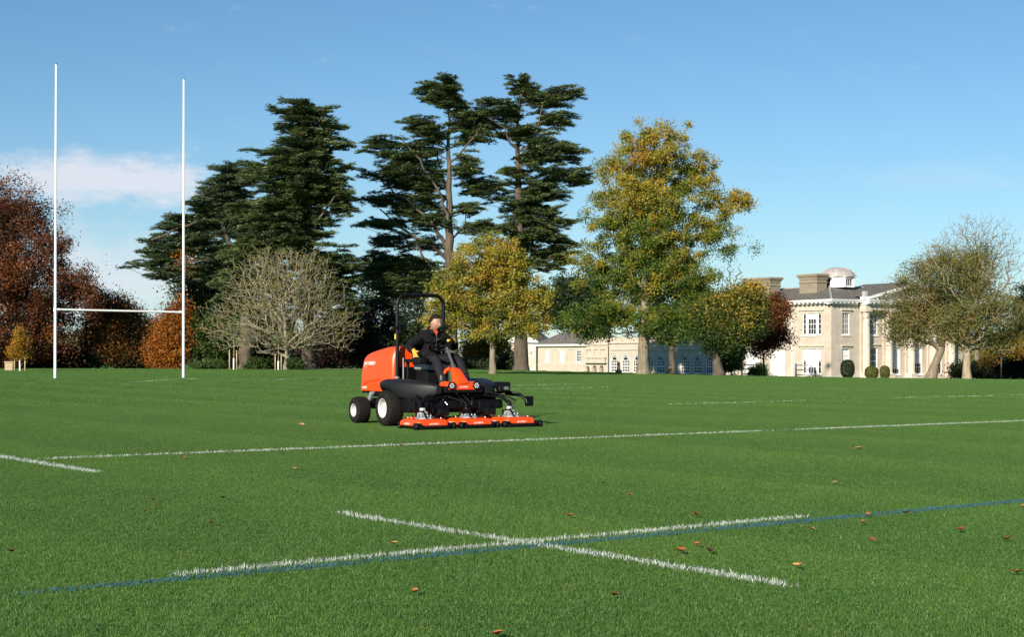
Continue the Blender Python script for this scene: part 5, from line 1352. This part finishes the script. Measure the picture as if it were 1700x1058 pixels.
# cutting decks: three in front, two behind in the gaps
def deck(cx, cy, lettered=True, motor=False):
    L_, W_ = .60, .56
    def ring(z, gl, gw, ch=.055):
        x0, x1, y0, y1 = cx - L_ / 2 - gl, cx + L_ / 2 + gl, cy - W_ / 2 - gw, cy + W_ / 2 + gw
        return [(x1, y1 - ch, z), (x1 - ch, y1, z), (x0 + ch, y1, z), (x0, y1 - ch, z), (x0, y0 + ch, z), (x0 + ch, y0, z), (x1 - ch, y0, z), (x1, y0 + ch, z)]
    b = MB(); b.loft([ring(.050, -.01, -.02), ring(.065, .015, .01), ring(.118, .012, .008), ring(.152, -.025, -.015), ring(.163, -.07, -.05)], smooth=False)
    d = b.build("cutting_deck", ORG, mower, bevel=.008)
    b = MB(); b.box((cx, cy, .04), (L_ * .85, W_ * .85, .03)); b.build("deck_skirt", BLK, d)
    if lettered: text_mesh("JACOBSEN", .034, DECAL, "lettering", d, (cx + L_ / 2 + .0148, cy, .092), (0, 1, 0), (-.05, 0, 1), .002)
    text_mesh("JACOBSEN", .034, DECAL, "lettering", d, (cx - .02, cy - W_ / 2 - .0108, .09), (1, 0, 0), (0, .05, 1), .002)
    b = MB(); b.lathe([(.15, .163), (.145, .185), (.11, .203), (.06, .208), (.055, .225), (0, .228)], (cx, cy, 0), 'z', 20); b.build("spindle_cover", GREY, d)
    b = MB()
    for k in range(6):
        a = 2 * math.pi * k / 6; b.lathe([(0, .19), (.012, .19), (.012, .225), (0, .225)], (cx + .10 * math.cos(a), cy + .10 * math.sin(a), 0), 'z', 6)
    for sx, sy in ((.22, .17), (.22, -.17), (-.22, .17), (-.22, -.17), (.20, 0), (-.05, -.20)): b.lathe([(0, .155), (.011, .155), (.011, .19), (0, .19)], (cx + sx, cy + sy, 0), 'z', 6)
    b.build("bolt", STEEL, d)["kind"] = "stuff"
    b = MB(); b.box((cx - .06, cy, .245), (.12, .12, .05)); b.lathe([(.045, .27), (.05, .28), (.05, .32), (.03, .33), (0, .33)], (cx - .06, cy, 0), 'z', 14); b.build("deck_motor", ALU if motor else BLK, d, bevel=.006)
    for sx in (.335, -.335):
        b = MB(); b.lathe([(0, -W_ * .5), (.026, -W_ * .5), (.033, -W_ * .42), (.033, W_ * .42), (.026, W_ * .5), (0, W_ * .5)], (cx + sx, cy, .035), 'y', 16); b.build("roller", BLK, d)
    for sy in (-1, 1):
        b = MB(); b.box((cx + .29, cy + sy * (W_ / 2 - .02), .085), (.18, .018, .05)); b.box((cx - .29, cy + sy * (W_ / 2 - .02), .085), (.18, .018, .05)); b.build("roller_bracket", BLK, d, bevel=.006)
        b = MB(); b.lathe([(0, -.03), (.05, -.03), (.058, -.015), (.058, .015), (.05, .03), (0, .03)], (cx + .33, cy + sy * (W_ / 2 + .045), .058), 'y', 16); b.lathe([(0, -.034), (.016, -.034), (.016, .034), (0, .034)], (cx + .33, cy + sy * (W_ / 2 + .045), .058), 'y', 8); b.build("anti_scalp_wheel", PLAS, d)
    b = MB(); b.tube([(cx - .18, cy - .05, .165), (cx - .18, cy - .05, .25), (cx + .05, cy - .05, .28), (cx + .16, cy - .05, .18)], .014, 8); b.build("deck_yoke", BLK, d)
    return d
for cy, mt_ in ((-.81, True), (-.02, False), (.77, True)): deck(1.14, cy, True, mt_)
for cy in (-.42, .42): deck(.56, cy, False, False)
# lift arms, cylinders, hoses
b = MB()
for cy in (-.82, 0, .82):
    b.tube([(.52, cy * .62, .46), (.80, cy * .92, .50), (1.0, cy, .38), (1.07, cy, .29)], .032, 8)
for cy in (-.42, .42): b.tube([(.1, cy * .7, .42), (.35, cy, .36), (.50, cy, .29)], .03, 8)
b.build("lift_arm", BLK, mower)
b = MB(); b.tube([(.60, 1.0, .52), (.85, 1.12, .50), (.98, 1.16, .42), (1.0, 1.17, .36)], .030, 8); b.box((1.0, 1.20, .40), (.10, .10, .16)); b.tube([(.50, .55, .50), (.70, .95, .55), (.86, 1.08, .52)], .02, 8); b.build("outer_lift_arm", BLK, mower)
b = MB(); b.lathe([(0, -.55), (.045, -.55), (.045, .55), (0, .55)], (.66, 0, .515), 'y', 14); b.box((.62, 0, .56), (.20, .60, .12)); b.box((.72, -.33, .56), (.12, .22, .12)); b.box((.72, .33, .56), (.12, .22, .12)); b.box((.55, 0, .44), (.3, 1.5, .10)); b.build("lift_frame", BLK, mower, bevel=.02, seg=2)
for cy in (-.46, -.38, .14, .26):
    b = MB(); b.tube([(.80, cy, .52), (.88, cy + (.07 if cy < 0 else -.07), .42)], .022, 10); c_ = b.build("lift_cylinder", BLK, mower)
    b = MB(); b.tube([(.88, cy + (.07 if cy < 0 else -.07), .42), (.93, cy + (.10 if cy < 0 else -.10), .36)], .010, 8); b.build("rod", STEEL, c_)
rh = random.Random(3)
b = MB()
for k in range(30):
    y0_ = rh.uniform(-.6, .6); y1_ = rh.choice((-.82, 0, .82, -.42, .42)) + rh.uniform(-.08, .08); x1_ = 1.12 if abs(abs(y1_) - .42) > .15 else .42
    p0_ = Vector((rh.uniform(.45, .7), y0_, rh.uniform(.48, .60))); p3 = Vector((x1_ + rh.uniform(-.1, .05), y1_, rh.uniform(.32, .42)))
    m1_ = p0_ + Vector((.18, rh.uniform(-.12, .12), rh.uniform(.0, .06))); m2_ = p3 + Vector((-.08, rh.uniform(-.12, .12), rh.uniform(.05, .14)))
    b.tube([p0_.lerp(m1_, t).lerp(m1_.lerp(m2_, t), t).lerp(m1_.lerp(m2_, t).lerp(m2_.lerp(p3, t), t), t) for t in [i / 7 for i in range(8)]], rh.choice((.007, .009, .011)), 6)
b.build("hydraulic_hose", HOSE, mower)["kind"] = "stuff"
b = MB()
for k in range(16):
    p = Vector((rh.uniform(.66, .86), rh.uniform(-.55, .6), rh.uniform(.40, .60))); d = Vector((.3, rh.uniform(-1, 1), rh.uniform(-1, 1))).normalized() * rh.uniform(.015, .035); b.tube([p, p + d], .010, 6)
b.build("hose_fitting", STEEL, mower)["kind"] = "stuff"
b = MB(); b.box((.62, .80, .66), (.40, .34, .10)); b.box((.78, .84, .60), (.12, .22, .10)); b.build("side_step", PLAS, mower, bevel=.03, seg=3)
b = MB(); b.box((.845, .86, .61), (.006, .09, .05)); b.build("data_plate", STEEL, mower)
b = MB(); b.box((.0, -.5, .43), (.5, .5, .16)); b.box((.25, .5, .43), (.5, .5, .16)); b.box((-.6, 0, .42), (.8, .7, .2)); b.build("drive_unit", BLK, mower, bevel=.02)

b = MB(); b.box((.56, .08, .40), (.34, 1.34, .34)); b.box((.72, .05, .45), (.14, .95, .16)); b.box((.30, .55, .52), (.5, .5, .3)); b.lathe([(0, -.20), (.13, -.20), (.15, -.17), (.15, .17), (.13, .20), (0, .20)], (.72, -.36, .46), 'y', 18); b.lathe([(0, -.2), (.10, -.2), (.11, .2), (0, .2)], (.74, .38, .50), 'y', 18); 
b.box((.82, .02, .36), (.16, 1.5, .15)); b.box((.40, -.62, .36), (.40, .34, .26)); b.box((.62, -.66, .34), (.20, .24, .16))
for y_ in (-.46, .40): b.box((.80, y_, .31), (.30, .24, .20)); b.box((.98, y_ + .05, .25), (.16, .20, .12))
b.build("front_carrier", BLK, mower, bevel=.03, seg=2)

# ------------------------------------------------------------------ the driver
JACK = mat("jacket_black", (.0075, .0075, .009), .9, spec=.15, var=.25, scale=9, bump=.6, bscale=14)
TROU = mat("trousers_charcoal", (.016, .016, .019), .9, spec=.15, var=.2, scale=9, bump=.5, bscale=14)
BOOT = mat("boot_leather", (.018, .022, .021), .45)
SKIN = mat("skin", (.40, .225, .155), .5, var=.07, scale=14)
HAIR = mat("hair_brown", (.013, .008, .006), .75, var=.4, scale=50, spec=.2)
GLOV = mat("glove_leather", (.66, .36, .045), .7, var=.15, scale=14, bump=.4, bscale=40)
SHIR = mat("shirt_orange", (.60, .10, .02), .8)
EYE = mat("eye_white", (.7, .68, .64), .2); IRIS = mat("iris", (.05, .035, .025), .2); LIP = mat("lips", (.42, .20, .16), .5); BROW = mat("eyebrow", (.07, .04, .025), .8)
person = empty("person", (MX, MY, tz(MX, MY) + .006), R(-TH), "man in black jacket and yellow gloves sitting at the mower's steering wheel", "person")

def skin_mesh(verts, edges, radii, root, sub=2):
    """grow a smooth limb surface over a skeleton of joints"""
    me = bpy.data.meshes.new("skel"); me.from_pydata([tuple(v) for v in verts], edges, []); o = bpy.data.objects.new("skel", me); COL.objects.link(o)
    sm = o.modifiers.new("skin", 'SKIN'); sm.use_smooth_shade = True
    for i, r in enumerate(radii):
        d = me.skin_vertices[0].data[i]; d.radius = r if isinstance(r, tuple) else (r, r); d.use_root = (i == root)
    ss = o.modifiers.new("sub", 'SUBSURF'); ss.levels = sub; ss.render_levels = sub
    dg = bpy.context.evaluated_depsgraph_get(); dg.update()
    out = bpy.data.meshes.new_from_object(o.evaluated_get(dg))
    bpy.data.objects.remove(o); bpy.data.meshes.remove(me)
    return out
V_, E_, R_ = [], [], []
def J(p, r, par=None):
    V_.append(p); R_.append(r)
    if par is not None: E_.append((par, len(V_) - 1))
    return len(V_) - 1
pel = J((-.13, 0, 1.08), (.15, .16))
waist = J((-.135, 0, 1.22), (.155, .18), pel); chest = J((-.09, 0, 1.37), (.165, .20), waist); upch = J((-.055, 0, 1.465), (.135, .17), chest)
neck = J((-.01, -.01, 1.545), .064, upch); J((.018, -.015, 1.60), .056, neck)
# right arm hangs out to the armrest, left arm reaches the wheel
rs_ = J((-.07, -.215, 1.455), .092, upch); re = J((-.16, -.40, 1.29), .078, rs_); rf = J((-.04, -.41, 1.235), .068, re); J((.055, -.41, 1.205), .052, rf)
ls_ = J((-.04, .215, 1.445), .092, upch); le = J((.04, .34, 1.27), .078, ls_); lf = J((.18, .28, 1.31), .064, le); J((.27, .215, 1.36), .050, lf)
rh_ = J((-.06, -.115, 1.06), .118, pel); rk = J((.375, -.19, 1.10), .088, rh_); J((.46, -.19, .98), .080, rk); ra_ = J((.60, -.19, .745), .064, len(V_) - 1)
lh_ = J((-.06, .115, 1.06), .118, pel); lk = J((.37, .20, 1.11), .088, lh_); J((.48, .22, .98), .080, lk); la_ = J((.66, .24, .745), .064, len(V_) - 1)
bme = skin_mesh(V_, E_, R_, pel, 2)
# head: a deformed sphere with brow, nose, chin and jaw, added to the body mesh
hd_c = Vector((.058, -.02, 1.675)); yaw = R(20); pitch = R(10)
HM = Matrix.Rotation(yaw, 3, 'Z') @ Matrix.Rotation(pitch, 3, 'Y')
def head_pt(d):
    x, y, z = d
    px_, py_, pz_ = .104 * x, .083 * y, .126 * z
    if z < 0: py_ *= 1 - .30 * (-z) ** 1.5; px_ *= 1 - .12 * (-z) ** 2 if x > 0 else 1 - .45 * (-z) ** 1.4
    if x > 0:
        g = lambda u, s: math.exp(-(u / s) ** 2)
        px_ += .030 * g(y, .17) * (g(z + .22, .17)) + .013 * g(y, .11) * g(z + .02, .22)         # nose
        px_ += .010 * g(z - .17, .11) * g(y, .5)                                                  # brow
        px_ -= .011 * g(abs(y) - .40, .18) * g(z - .02, .13)                                      # eye sockets
        px_ += .011 * g(z + .82, .16) * g(y, .35) + .006 * g(z + .50, .10) * g(y, .28)             # chin, lips
        px_ -= .004 * g(z + .62, .05) * g(y, .3)
        px_ += .006 * g(abs(y) - .55, .22) * g(z + .22, .2)                                       # cheekbones
    return hd_c + HM @ Vector((px_, py_, pz_))
hb = MB(); n_, m_ = 40, 30; vs = []; fs = []
for i in range(m_ + 1):
    t = math.pi * i / m_
    for j in range(n_):
        a = 2 * math.pi * j / n_; vs.append(head_pt((math.sin(t) * math.cos(a), math.sin(t) * math.sin(a), math.cos(t))))
for i in range(m_):
    for j in range(n_): fs.append((i * n_ + j, (i + 1) * n_ + j, (i + 1) * n_ + (j + 1) % n_, i * n_ + (j + 1) % n_))
hb.add(vs, fs, True)
for s in (-1, 1):                                  # ears
    c_ = hd_c + HM @ Vector((-.008, s * .079, -.012))
    hb.ellipsoid(c_, (.019, .012, .032), 10, 7)
bme.materials.clear()
for m in (JACK, TROU, SKIN): bme.materials.append(m)
bm = bmesh.new(); bm.from_mesh(bme)
off = len(bm.verts); nv = [bm.verts.new(v) for v in hb.v]
for f in hb.f:
    try: bm.faces.new([nv[i] for i in f])
    except ValueError: pass
bm.normal_update()
hz = hd_c.z
for f in bm.faces:
    f.smooth = True; c = f.calc_center_median()
    is_head = f.verts[0].index >= off or f.verts[0].index == -1
    if f.verts[0] in set() : pass
    up_ = c.z
    if c.z > 1.535 and abs(c.y + .015) < (.10 if c.z > 1.59 else .072) and c.x > -.09: f.material_index = 2
    elif c.z < 1.13 and c.x > -.02 or c.z < 1.03: f.material_index = 1
    else: f.material_index = 0
bmesh.ops.recalc_face_normals(bm, faces=bm.faces)
bm.to_mesh(bme); bm.free()
bo = bpy.data.objects.new("body", bme); link(bo, person)
# hair cap, slightly larger than the skull over the top and back
b = MB(); vs = []; fs = []
rr_ = random.Random(4)
keep = {}
for i in range(m_ + 1):
    t = math.pi * i / m_
    for j in range(n_):
        a = 2 * math.pi * j / n_; d = (math.sin(t) * math.cos(a), math.sin(t) * math.sin(a), math.cos(t))
        hairline = .64 - .20 * abs(d[1]) if d[0] > .35 else (.56 - (.35 - d[0]) * 1.73 if d[0] > -.1 else -.22 - .25 * (-d[0]))
        if d[2] > hairline:
            q = head_pt(d); k = 1.075 + .035 * max(0, d[2]) + rr_.uniform(-.012, .018) + (.03 if d[0] > .2 and d[2] > .5 else 0)
            keep[(i, j)] = len(vs); vs.append(hd_c + (q - hd_c) * k)
for i in range(m_):
    for j in range(n_):
        q = [(i, j), (i + 1, j), (i + 1, (j + 1) % n_), (i, (j + 1) % n_)]
        if all(x in keep for x in q): fs.append(tuple(keep[x] for x in q))
b.add(vs, fs, True); ho = b.build("hair", HAIR, person); so = ho.modifiers.new("thick", 'SOLIDIFY'); so.thickness = .012; so.offset = -1
def on_head(v): return hd_c + HM @ Vector(v)
for s in (-1, 1):
    b = MB(); b.ellipsoid(on_head((.083, s * .031, .006)), (.011, .013, .0085), 10, 7); e = b.build("eye", EYE, person)
    b = MB(); b.ellipsoid(on_head((.0915, s * .031, .005)), (.004, .0058, .0058), 8, 6); b.build("iris", IRIS, e)
    b = MB(); b.tube([on_head((.094, s * .016, .026)), on_head((.095, s * .032, .032)), on_head((.084, s * .050, .026))], [.004, .005, .003], 6); b.build("eyebrow", BROW, person)
b = MB(); b.tube([on_head((.086, -.024, -.062)), on_head((.0985, -.008, -.059)), on_head((.0985, .008, -.059)), on_head((.086, .024, -.062))], [.003, .0055, .0055, .003], 6); b.build("mouth", LIP, person)
# collars and jacket front
b = MB()
for k_, (r, h, z0_) in enumerate(((.082, .055, 1.525), (.092, .075, 1.505))):
    pass
def collar(name, m, r0, r1, z0_, z1_, gap, tilt=.35):
    b = MB(); vs = []; fs = []; n = 22
    for i in range(n + 1):
        a = gap + (2 * math.pi - 2 * gap) * i / n
        c, s = math.cos(a), math.sin(a)
        for r, z in ((r0, z0_), (r1, z1_)): vs.append((-.005 + r * c * 1.05, -.012 + r * s, z - tilt * r * c))
    for i in range(n): fs.append((2 * i, 2 * i + 2, 2 * i + 3, 2 * i + 1))
    b.add(vs, fs, True); o = b.build(name, m, person); so = o.modifiers.new("thick", 'SOLIDIFY'); so.thickness = .009; so.offset = 0
collar("shirt_collar", SHIR, .070, .074, 1.515, 1.572, .35)
collar("jacket_collar", JACK, .098, .094, 1.495, 1.590, .62)
b = MB(); b.add([(.072, -.040, 1.555), (.072, .022, 1.555), (.108, -.014, 1.478), (.108, -.022, 1.478)], [(0, 1, 2, 3)]); o = b.build("shirt_front", SHIR, person); so = o.modifiers.new("thick", 'SOLIDIFY'); so.thickness = .01
b = MB(); b.tube([(.112, -.018, 1.475), (.118, -.02, 1.42), (.10, -.02, 1.32), (.06, -.01, 1.18)], .006, 6); b.build("zip", mat("zip_dark", (.06, .06, .06), .4), person)
# gloves: palm, four fingers and a thumb each, grown as one surface
def glove(wrist, fwd, palm_n, curl, spread, thumb_dir, wr=.036):
    w = Vector(wrist); f = Vector(fwd).normalized(); n = Vector(palm_n); n = (n - f * n.dot(f)).normalized(); s = f.cross(n).normalized()
    V, E, Rd = [], [], []
    def A(p, r, par=None):
        V.append(p); Rd.append(r)
        if par is not None: E.append((par, len(V) - 1))
        return len(V) - 1
    a = A(w - f * .05, (wr * 1.25, wr * 1.25)); c = A(w, (wr, wr), a); p1 = A(w + f * .045, (.040, .026), c)
    for k, (o_, ln) in enumerate(((.033, .072), (.012, .082), (-.010, .078), (-.031, .062))):
        k0 = w + f * .085 + s * o_; i0 = A(k0, (.0135, .0135), p1); d = (f + s * o_ * spread).normalized(); par = i0; pos = k0
        for t in range(3):
            ang = curl * (t + .6) / 2.2; dd = (d * math.cos(ang) + n * math.sin(ang)).normalized(); pos = pos + dd * ln * (.42, .33, .27)[t]; par = A(pos, (.0118 - .0012 * t,) * 2, par)
    t0 = w + f * .025 + s * .036; i0 = A(t0, (.017, .017), p1); td = Vector(thumb_dir).normalized(); i1 = A(t0 + td * .034, (.0145, .0145), i0); A(t0 + td * .034 + (td * .8 + f * .5).normalized() * .034, (.0115, .0115), i1)
    me = skin_mesh(V, E, Rd, 2, 2); me.materials.clear(); me.materials.append(GLOV)
    o = bpy.data.objects.new("glove", me); link(o, person); return o
glove((.075, -.415, 1.205), (.55, -.10, -.75), (-.2, .75, -.4), .9, 3.0, (.95, .15, .12))
lt = kp + ax * .03
glove((.285, .20, 1.372), Vector((kp.x - .02, kp.y - .02, kp.z + .04)) - Vector((.285, .20, 1.372)), (.35, -.2, -.9), 2.0, 2.0, (.1, -.75, .3))
# boots
def boot(a, toe):
    a = Vector(a); t = Vector(toe); d = (t - a); d.z = 0; d.normalize(); s = Vector((-d.y, d.x, 0))
    b = MB(); rings = []
    for f, hw, h, zb in ((-.09, .020, .05, .0), (-.075, .036, .09, .0), (-.02, .042, .115, .0), (.05, .044, .085, .0), (.12, .048, .062, .0), (.17, .043, .05, .004), (.20, .025, .035, .01)):
        c = Vector((a.x, a.y, t.z)) + d * f
        rings.append([tuple(c + s * hw * math.copysign(abs(math.cos(q)) ** .7, math.cos(q)) + Vector((0, 0, zb + h * .5 + h * .5 * math.copysign(abs(math.sin(q)) ** .7, math.sin(q))))) for q in [2 * math.pi * k / 14 for k in range(14)]])
    b.loft(rings); b.tube([Vector((a.x, a.y, t.z + .05)) - d * .02, Vector((a.x, a.y, t.z + .16)) - d * .05], [.050, .054], 14); b.build("boot", BOOT, person)
boot((.62, -.19, .66), (.86, -.19, .657)); boot((.68, .24, .66), (.90, .26, .657))

# ------------------------------------------------------------------ fallen leaves
LC = {"orange": (.38, .14, .045), "yellow": (.45, .28, .07), "red brown": (.20, .055, .03), "dark brown": (.06, .03, .022), "tan": (.42, .22, .09), "rust": (.36, .10, .03)}
def leaf_mesh(seed, L, m):
    r = random.Random(seed); b = MB(); k = 14; rim = []
    for i in range(k):
        a = 2 * math.pi * i / k; rad = L * .5 * (1 - .16 * (i % 2) + r.uniform(-.06, .06)) * (1.0 if math.cos(a) > 0 else .85)
        rim.append((rad * math.cos(a), rad * .72 * math.sin(a), .010 + .011 * (L / .07) * (abs(math.sin(a)) ** 1.5) * r.uniform(.6, 1.3) + .012 * math.cos(a) ** 2))
    vs = [(L * .05, 0, .006)] + rim; fs = [(0, 1 + i, 1 + (i + 1) % k) for i in range(k)]
    b.add(vs, fs, True); b.tube([(-L * .30, 0, .012), (-L * .5, .003, .014), (-L * .60, .006, .017)], .0012, 5); return b.build("fallen_leaf", m, None, shade=True)
for i, (px, py, L, c, lab) in enumerate((
    (20, 916, .060, "red brown", "red brown fallen leaf at the left edge above the blue line's end"), (371, 827, .065, "orange", "orange fallen leaf on the open grass left of the slanting line's start"), (350, 869, .055, "orange", "small orange leaf between the slanting line and the left line end"),
    (240, 850, .045, "rust", "tiny rust leaf in the left half, far from any line"), (652, 903, .060, "yellow", "yellow fallen leaf just above the blue edged line, left of the crossing"), (690, 983, .060, "orange", "orange brown leaf standing on edge below the blue line"),
    (1020, 989, .070, "orange", "orange leaf alone below the slanting line's right half"), (827, 1054, .075, "orange", "orange leaf cut by the bottom edge of the picture"), (945, 857, .060, "rust", "rust leaf above the crossing of the two lines"),
    (1155, 855, .085, "orange", "large orange leaf just above the white line right of the crossing"), (1129, 915, .090, "rust", "long rust leaf inside the angle of the two lines"), (1178, 915, .070, "dark brown", "dark curled leaf beside the long rust leaf"),
    (1325, 940, .065, "yellow", "yellow leaf above the slanting line's right tip"), (1158, 905, .050, "rust", "faint small leaf above the dark curled leaf"), (1002, 803, .065, "tan", "tan leaf on the middle of the field above the crossing"),
    (1385, 802, .060, "tan", "tan leaf high on the right half, well above the blue line"), (1425, 745, .100, "tan", "pale flattened leaf close below the long white line"), (1594, 880, .065, "red brown", "dark red leaf right of the picture's blue line"),
    (1672, 896, .070, "orange", "orange leaf near the right edge under the blue line"), (1688, 951, .070, "orange", "orange leaf at the right edge, lowest of that side"), (1506, 852, .060, "red brown", "brown leaf lying on the blue line"), (1440, 855, .050, "rust", "small rust leaf touching the blue line"),
    (1348, 879, .050, "tan", "tan leaf below the right end of the white line"), (1448, 897, .050, "rust", "small rust leaf in the grass right of the yellow one"), (1433, 868, .05, "orange", "orange leaf a hand below the blue line"), (666, 740, .090, "rust", "rust leaf lying on the long white line before the mower"),
    (488, 779, .070, "tan", "tan leaf under the long white line on its left half"), (307, 761, .080, "rust", "rust leaf just below the long line near its left end"), (500, 706, .130, "tan", "tan leaf on the dark mown stripe left of the mower"), (1700, 842, .065, "orange", "orange leaf at the right edge below the blue line's end"),
    (1045, 822, .05, "rust", "tiny rust leaf below the tan leaf of mid field"), (255, 830, .05, "dark brown", "tiny dark leaf above the rust one in the left half"))):
    m = mat("dry_leaf_" + c.replace(" ", "_"), LC[c], .65, var=.35, scale=40)
    p = gpt(px, py, .03)
    o = leaf_mesh(i * 3 + 1, L * 1.02, m); o.location = (p[0], p[1], tz(*p) + .021); o.rotation_euler = (RNG.uniform(-.22, .22), RNG.uniform(-.22, .22), RNG.uniform(0, 6.28))
    tag(o, lab, "leaf", "fallen autumn leaves on the grass")
